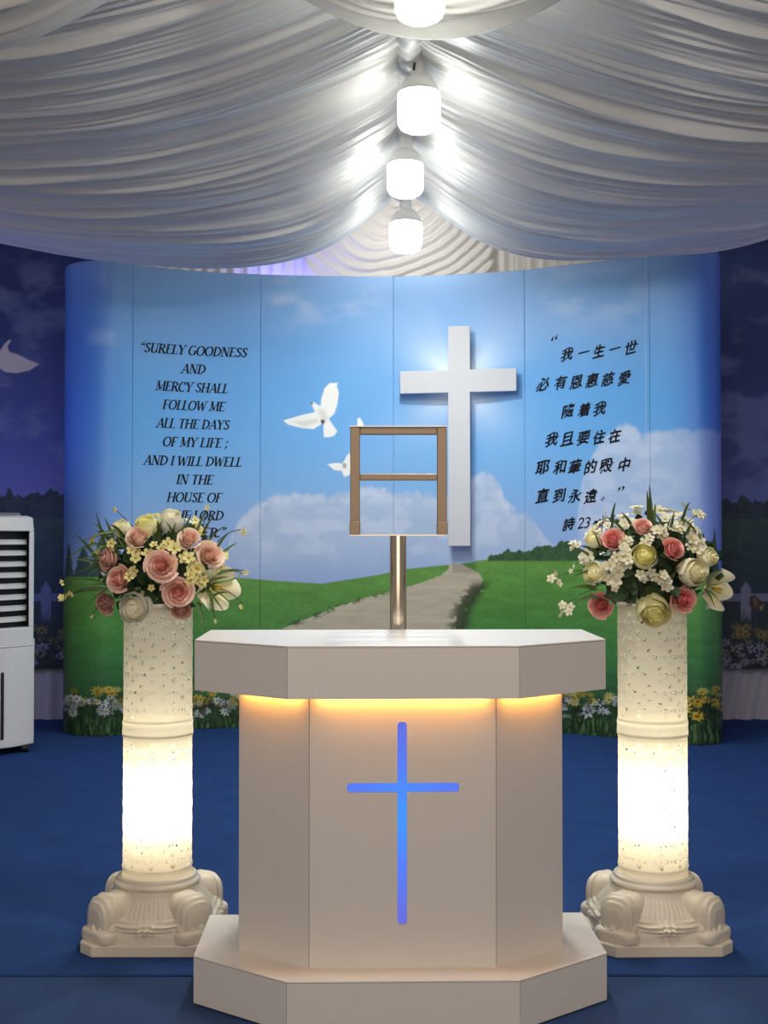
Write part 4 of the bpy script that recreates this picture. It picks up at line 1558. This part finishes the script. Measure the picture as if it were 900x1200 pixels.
def arrangement(cx_px, cy_px, Yc, rxp, ryp, label, flowers, clusters, seed, blades, buds, whites):
    rs = random.Random(seed)
    cpos = P(cx_px, cy_px, Yc)
    k_ = Yc / F
    rx, rz, ry = rxp * k_, ryp * k_, 0.135
    base = Vector((cpos.x, Yc, 0.838))
    t_ = thing('flower_arrangement', label, 'flowers', base, 0)
    cen = cpos - base

    def on_surf(px, py, lift=0.0):
        q = P(px, py, Yc) - cpos
        a_, b_ = q.x / rx, q.z / rz
        rr_ = min(1.0, a_ * a_ + b_ * b_)
        dep = ry * math.sqrt(max(0.0, 1 - rr_)) + lift
        Yn = Yc - dep
        w_ = P(px, py, Yn)
        nrm = Vector(((w_.x - cpos.x) / rx ** 2, (w_.y - cpos.y) / ry ** 2 - 2.0, (w_.z - cpos.z) / rz ** 2 + 1.0)).normalized()
        return w_ - base, nrm, Yn

    # dark inner foliage mass: a foam ball stuck with little leaves
    mb = MB()
    for i in range(420):
        z_ = rs.uniform(-1, 1)
        a_ = rs.uniform(0, 2 * PI)
        q = math.sqrt(1 - z_ * z_)
        d = Vector((q * math.cos(a_) * rx, q * math.sin(a_) * ry, z_ * rz)) * rs.uniform(0.55, 0.86)
        c0 = cen + d
        if c0.z < -0.005 and Vector((c0.x, c0.y)).length < 0.09:
            c0.z = 0.01 + 0.02 * rs.random()
        nn = d.normalized()
        side = nn.cross(Vector((rs.uniform(-1, 1), rs.uniform(-1, 1), rs.uniform(-1, 1)))).normalized()
        L = rs.uniform(0.02, 0.045)
        wd = L * 0.33
        tip = c0 + (side * 0.6 + nn * 0.7) * L
        up_ = nn.cross(side) * wd
        m_ = (c0 + tip) / 2 + nn * 0.004
        mb.add([c0, m_ + up_, tip, m_ - up_], [(0, 1, 2), (0, 2, 3)])
    n1, n2 = 14, 20
    vv = []
    for i in range(n1 + 1):
        for j in range(n2):
            th_, ph_ = PI * i / n1, 2 * PI * j / n2
            vv.append(cen + Vector((rx * math.sin(th_) * math.cos(ph_), ry * math.sin(th_) * math.sin(ph_), rz * math.cos(th_))) * 0.62)
            if vv[-1].z < 0.002:
                vv[-1].z = 0.002
    ff = [(i * n2 + j, i * n2 + (j + 1) % n2, (i + 1) * n2 + (j + 1) % n2, (i + 1) * n2 + j) for i in range(n1) for j in range(n2)]
    mb.add(vv, ff)
    o = mb.build('foliage', M['leaf'], t_)
    o['kind'] = 'stuff'

    def put(name, me, mat, pos, nrm, scale, roll=None):
        o_ = link(name, me, mat, t_)
        q = nrm.to_track_quat('Z', 'Y')
        o_.rotation_mode = 'QUATERNION'
        from mathutils import Quaternion
        o_.rotation_quaternion = q @ Quaternion((0, 0, 1), rs.uniform(0, 6.28) if roll is None else roll)
        o_.location = pos
        o_.scale = (scale,) * 3
        return o_

    for kind, px, py, dp, tilt in flowers:
        pos, nrm, Yn = on_surf(px, py, 0.0)
        sc = dp / 2 * Yn / F / 0.86
        if tilt is not None:
            nrm = (Vector((tilt[0], -1, tilt[1]))).normalized()
        pos = pos + nrm * sc * 0.1
        if kind == 'lily':
            o_ = put('lily', LILY, M['rose'], pos, nrm, sc)
            o_['label'] = 'white open lily'
        else:
            o_ = put('rose', ROSE[kind], M['rose'], pos, nrm, sc)
            o_['label'] = RNAME[kind]
    for (px, py, n_, spread, sz) in clusters:
        for i in range(n_):
            qx = px + rs.uniform(-spread, spread)
            qy = py + rs.uniform(-spread, spread) * 0.9
            pos, nrm, Yn = on_surf(qx, qy, rs.uniform(0.0, 0.02))
            nrm = (nrm + Vector((rs.uniform(-.5, .5), rs.uniform(-.2, .2), rs.uniform(-.5, .5)))).normalized()
            put('blossom', BL_W if whites else BL_Y, M['rose'], pos, nrm, sz * 1.22 * rs.uniform(0.85, 1.15) / 2 * Yn / F)
    # leaves between the flowers and under the rim
    for i in range(26):
        a_ = rs.uniform(0, 2 * PI)
        px, py = cx_px + rxp * 0.85 * math.cos(a_) * rs.uniform(0.4, 1), cy_px + ryp * 0.95 * math.sin(a_) * rs.uniform(0.3, 1)
        pos, nrm, Yn = on_surf(px, py, -0.03)
        put('leaf', LEAF, M['leaf'], pos, (nrm + Vector((rs.uniform(-.6, .6), 0, rs.uniform(-.6, .6)))).normalized(), rs.uniform(0.04, 0.07))
    # grass blades: (start px, end px)
    for (xa, ya, xb, yb, dy, wd) in blades:
        p0 = P(xa, ya, Yc - 0.08) - base
        p1 = P(xb, yb, Yc - 0.10 + dy) - base
        mdl = (p0 + p1) / 2 + Vector((0, 0, 0.012))
        mb = MB()
        pts = []
        nseg = 7
        d = (p1 - p0)
        sd = d.cross(Vector((0, -1, 0.2))).normalized()
        v = []
        for k in range(nseg):
            q = k / (nseg - 1)
            c0 = p0 * (1 - q) ** 2 + mdl * 2 * q * (1 - q) + p1 * q * q
            ww = wd * k_ * (1 - q ** 1.6) * 0.5 + 0.0004
            v += [c0 - sd * ww, c0 + Vector((0, 0.0015, 0)), c0 + sd * ww]
        f = [(k * 3 + i, k * 3 + i + 1, (k + 1) * 3 + i + 1, (k + 1) * 3 + i) for k in range(nseg - 1) for i in range(2)]
        mb.add(v, f)
        mb.build('grass_blade', M['grassblade'], t_, smooth=True)
    # thin stems carrying small buds
    for (xa, ya, xb, yb, sz, fl_n) in buds:
        p0 = P(xa, ya, Yc - 0.05) - base
        p1 = P(xb, yb, Yc - 0.09) - base
        mdl = (p0 + p1) / 2 + Vector((0, -0.01, 0.015))
        mb = MB()
        mb.tube([p0 * (1 - q) ** 2 + mdl * 2 * q * (1 - q) + p1 * q * q for q in (0, .2, .4, .6, .8, 1)], 0.0012, 5)
        so = mb.build('spray_stem', M['stem'], t_, smooth=True)
        for i in range(fl_n):
            o_ = link('bud', BL_W if whites else BL_Y, M['rose'], so)
            o_.location = p1 + (Vector((rs.uniform(-1, 1), rs.uniform(-0.5, 0.2), rs.uniform(-1, 1))) * sz * k_ * 0.55 if fl_n > 1 else Vector((0, 0, 0)))
            o_.scale = (sz * k_ * 0.5,) * 3
            o_.rotation_euler = (PI / 2 + rs.uniform(-.6, .6), rs.uniform(-.6, .6), rs.uniform(0, 6))
    return t_


LF = [('pink', 190, 663, 38, (0, .1)), ('pink', 209, 693, 37, (.1, -.1)), ('pink', 143, 679, 32, (-.5, .1)), ('white', 162, 712, 44, (-.15, -.05)), ('peach', 163, 632, 30, (-.2, .9)),
      ('peach', 221, 634, 28, (.3, .7)), ('peach', 244, 652, 34, (.6, .3)), ('dusky', 130, 656, 28, (-.9, .2)), ('dusky', 127, 706, 28, (-.8, -.3)), ('white', 201, 613, 32, (.1, 1.2)),
      ('yellow', 172, 619, 30, (-.2, 1.3)), ('lily', 252, 688, 40, (.8, -.2)), ('dusky', 212, 712, 26, (.1, -.9)), ('cream', 144, 622, 26, (-.5, 1.0))]
LC = [(200, 640, 3, 6, 12), (176, 652, 3, 6, 11), (205, 662, 2, 4, 10), (183, 606, 3, 6, 11), (225, 612, 3, 6, 11), (262, 655, 3, 5, 11), (240, 700, 3, 5, 9), (113, 632, 4, 6, 11), (140, 618, 3, 6, 11), (160, 650, 4, 6, 12), (152, 672, 4, 5, 10), (218, 657, 4, 5, 12), (229, 667, 4, 6, 12), (222, 677, 3, 5, 11), (236, 681, 3, 5, 11), (235, 624, 4, 7, 11), (247, 640, 3, 5, 11), (185, 640, 2, 5, 10), (118, 650, 3, 6, 9), (258, 668, 3, 6, 10), (175, 690, 2, 5, 7), (126, 640, 3, 8, 9)]
LB = []
rb = random.Random(21)
for xa, ya, xb, yb in ((125, 650, 112, 600), (150, 640, 130, 615), (130, 665, 84, 655), (125, 690, 70, 698), (130, 685, 96, 690), (215, 650, 214, 618), (185, 640, 188, 612), (230, 625, 243, 596), (240, 640, 264, 616), (250, 660, 278, 636), (255, 672, 290, 670), (240, 690, 264, 720), (248, 700, 268, 695), (140, 650, 118, 620), (128, 670, 98, 640), (190, 690, 172, 668), (175, 680, 158, 660), (250, 650, 268, 625), (120, 668, 100, 664), (245, 692, 252, 724), (205, 650, 218, 612), (233, 688, 268, 676), (165, 690, 140, 700), (135, 640, 122, 606), (232, 706, 240, 738), (126, 660, 92, 672)):
    LB.append((xa, ya, xb, yb, rb.uniform(-0.03, 0.03), rb.uniform(2.5, 5)))
for i_ in range(22):
    xa, ya = rb.uniform(112, 150), rb.uniform(622, 690)
    an_ = rb.uniform(2.2, 3.9)
    L_ = rb.uniform(22, 42)
    LB.append((xa, ya, xa + L_ * math.cos(an_), ya - L_ * math.sin(an_), rb.uniform(-0.05, 0.03), rb.uniform(2, 4)))
for i_ in range(16):
    xa, ya = rb.uniform(160, 240), rb.uniform(615, 660)
    an_ = rb.uniform(0.5, 2.6)
    L_ = rb.uniform(18, 30)
    LB.append((xa, ya, xa + L_ * math.cos(an_), ya - L_ * math.sin(an_), rb.uniform(-0.05, 0.02), rb.uniform(2, 4)))
LBU = [(165, 630, 134, 597, 7, 1), (238, 622, 243, 595, 7, 1), (255, 635, 282, 621, 8, 2), (255, 672, 284, 672, 7, 2), (258, 690, 285, 708, 6, 2), (245, 705, 253, 728, 6, 1), (235, 705, 237, 728, 6, 1), (120, 690, 85, 695, 7, 2), (115, 692, 73, 702, 8, 3), (125, 708, 107, 722, 6, 1), (115, 680, 72, 683, 8, 1), (205, 610, 209, 601, 6, 1), (150, 695, 168, 694, 6, 1)]
arrangement(187, 664, YP, 78, 60, 'round bunch of pink and white roses on the left pedestal', LF, LC, 3, LB, LBU, False)

RF = [('rosy', 706, 708, 32, (-.6, -.2)), ('yellow', 764, 712, 44, (0, -.5)), ('rosy', 799, 703, 33, (.2, .1)), ('cream', 699, 671, 32, (-.7, .1)), ('yellow', 754, 653, 34, (-.1, .3)), ('cream', 809, 670, 38, (.4, .1)),
      ('rosy', 719, 635, 30, (-.4, .7)), ('pink', 753, 620, 24, (0, 1)), ('rosy', 786, 645, 29, (.4, .5)), ('cream', 826, 654, 28, (.8, .3)), ('lily', 837, 690, 36, (.8, -.3)), ('cream', 697, 634, 22, (-.7, .7))]
RC = [(812, 608, 4, 7, 13), (700, 618, 3, 6, 12), (735, 628, 2, 5, 11), (795, 600, 4, 8, 13), (745, 600, 4, 7, 12), (690, 628, 3, 6, 12), (735, 612, 6, 9, 12), (707, 610, 4, 7, 12), (776, 600, 4, 6, 14), (790, 612, 8, 11, 13), (805, 620, 7, 10, 13), (815, 636, 5, 9, 12), (775, 625, 5, 8, 11), (684, 650, 6, 8, 12), (676, 640, 3, 5, 9), (729, 640, 4, 6, 12), (718, 658, 3, 6, 12), (730, 656, 4, 6, 12), (720, 675, 4, 7, 12), (717, 684, 4, 6, 11), (753, 673, 4, 6, 10), (768, 675, 4, 6, 11), (782, 672, 3, 6, 10), (781, 684, 3, 5, 10), (815, 645, 3, 5, 14), (757, 634, 3, 5, 10), (820, 602, 1, 1, 15)]
RB = []
for xa, ya, xb, yb in ((762, 620, 758, 575), (764, 620, 761, 568), (766, 620, 768, 590), (745, 625, 728, 600), (800, 640, 812, 610), (815, 650, 820, 622), (700, 650, 680, 640), (700, 670, 672, 676), (698, 690, 668, 690), (820, 665, 846, 650), (828, 680, 848, 668), (690, 650, 668, 645), (780, 690, 800, 660), (735, 680, 712, 660), (745, 690, 735, 660), (790, 640, 806, 606), (785, 630, 790, 600), (740, 640, 722, 612), (700, 700, 676, 706), (826, 690, 838, 712)):
    RB.append((xa, ya, xb, yb, rb.uniform(-0.03, 0.03), rb.uniform(3, 6)))
for i_ in range(24):
    xa, ya = rb.uniform(700, 825), rb.uniform(610, 680)
    an_ = rb.uniform(0.3, 2.8)
    L_ = rb.uniform(16, 30)
    RB.append((xa, ya, xa + L_ * math.cos(an_), ya - L_ * math.sin(an_), rb.uniform(-0.05, 0.02), rb.uniform(2, 4)))
RBU = [(700, 668, 649, 677, 11, 4), (700, 690, 664, 708, 11, 2), (698, 695, 663, 717, 11, 2), (800, 620, 820, 603, 12, 1), (690, 655, 669, 667, 6, 2), (705, 625, 707, 604, 9, 2)]
arrangement(763, 662, YP, 82, 62, 'round bunch of yellow and coral roses with white blossom on the right pedestal', RF, RC, 5, RB, RBU, True)

# ------------------------------------------------------------------ air cooler
co = thing('air_cooler', 'white floor air cooler with black louvres at the left edge', 'air cooler', (-1.852, 5.80, 0), 0.27)


def cooler_plan(grow=0.0, bulge=0.13, n_=20, hw_=0.203):
    pts = []
    for i in range(n_ + 1):
        q = -1 + 2 * i / n_
        pts.append((q * (hw_ + grow), -(bulge + grow) * (1 - abs(q) ** 2.2)))
    return pts


fpn = cooler_plan()
H0, H1 = 0.035, 1.10
body_p = fpn + [(0.203, 0.28), (-0.203, 0.28)]
wid_lo = [(x * 1.02, y) for x, y in body_p]
# lower tank
mb = MB()
mb.prism(wid_lo, H0, 0.497)
mb.build('tank', M['plastic'], co, bevel=0.006)
mb = MB()
mb.prism([(x * 1.03, y * 1.03) for x, y in body_p], 0.497, 0.506)
mb.build('waist_band', M['plastic'], co, bevel=0.002)
# upper casing: front is an open frame round the grille
mb = MB()
mb.prism(body_p, 0.506, 0.585)
mb.prism(body_p, 1.035, 1.10, [(x * 0.97, y * 0.9 + (0.0 if y < 0.1 else 0)) for x, y in body_p])
sidep = [(x, y) for x, y in fpn if x >= 0.168] + [(0.203, 0.28), (0.168, 0.28)]
mb.prism(sidep, 0.585, 1.035)
mb.prism([(-x, y) for x, y in reversed(sidep)], 0.585, 1.035)
mb.build('casing', M['plastic'], co, bevel=0.004)
mb = MB()
mb.prism([(x * 0.87, y + 0.06) for x, y in fpn] + [(0.165, 0.27), (-0.165, 0.27)], 0.587, 1.033)
mb.build('grille_recess', M['black'], co)
for k in range(8):
    z = 0.612 + k * 0.0515
    mb = MB()
    outer = [(x * 0.835, y + 0.012 - 0.0) for x, y in fpn]
    inner = [(x * 0.835, y + 0.045) for x, y in fpn]
    n_ = len(outer)
    v = [(x, y, z) for x, y in outer] + [(x, y, z + 0.016) for x, y in outer] + [(x, y, z + 0.024) for x, y in inner] + [(x, y, z + 0.008) for x, y in inner]
    f = []
    for i in range(n_ - 1):
        for a_ in range(4):
            b_ = (a_ + 1) % 4
            f.append((a_ * n_ + i, a_ * n_ + i + 1, b_ * n_ + i + 1, b_ * n_ + i))
    f.append((0, n_, 2 * n_, 3 * n_))
    f.append((n_ - 1, 4 * n_ - 1, 3 * n_ - 1, 2 * n_ - 1))
    mb.add(v, f)
    mb.build('louvre', M['plastic'], co)
mb = MB()
mb.prism([(x * 0.95, y * 0.88) for x, y in body_p], 1.10, 1.108, [(x * 0.85, y * 0.6 + 0.01) for x, y in body_p])
mb.build('lid', M['plastic'], co, bevel=0.004)
mb = MB()
mb.prism([(x * 0.72, y * 0.62 + 0.0) for x, y in fpn] + [(0.14, 0.15), (-0.14, 0.15)], 1.107, 1.122, [(x * 0.68, y * 0.4 + 0.02) for x, y in fpn] + [(0.13, 0.15), (-0.13, 0.15)])
mb.build('control_panel', M['plastic_grey'], co, bevel=0.003)
gx = 0.068
gy = -0.13 * (1 - abs(gx / 0.203) ** 2.2)
mb = MB()
mb.box(gx - 0.008, gx + 0.008, gy - 0.006, gy + 0.02, 0.075, 0.385)
mb.build('water_gauge', M['black'], co, bevel=0.006, seg=3)
for sx in (-0.17, 0.17):
    for sy_ in (-0.02, 0.24):
        mb = MB()
        n_ = 16
        v = []
        for xx in (sx - 0.014, sx + 0.014):
            for i in range(n_):
                v.append((xx, sy_ + 0.02 * math.cos(2 * PI * i / n_), 0.02 + 0.02 * math.sin(2 * PI * i / n_)))
        f = [(i, (i + 1) % n_, n_ + (i + 1) % n_, n_ + i) for i in range(n_)] + [tuple(range(n_)), tuple(range(2 * n_ - 1, n_ - 1, -1))]
        mb.add(v, f)
        mb.box(sx - 0.02, sx + 0.02, sy_ - 0.016, sy_ + 0.016, 0.026, 0.036)
        mb.build('caster', M['black'], co)

# ------------------------------------------------------------------ cable by the right pedestal
mb = MB()
mb.tube([(0.494, 3.10, 0.005), (0.497, 3.06, 0.02), (0.501, 3.02, 0.055), (0.501, 3.0, 0.058), (0.498, 2.97, 0.03), (0.495, 2.93, 0.005)], 0.004, 8)
tag(mb.build('power_cable', M['cable'], smooth=True), 'short dark cable looping between lectern plinth and right pedestal', 'cable')
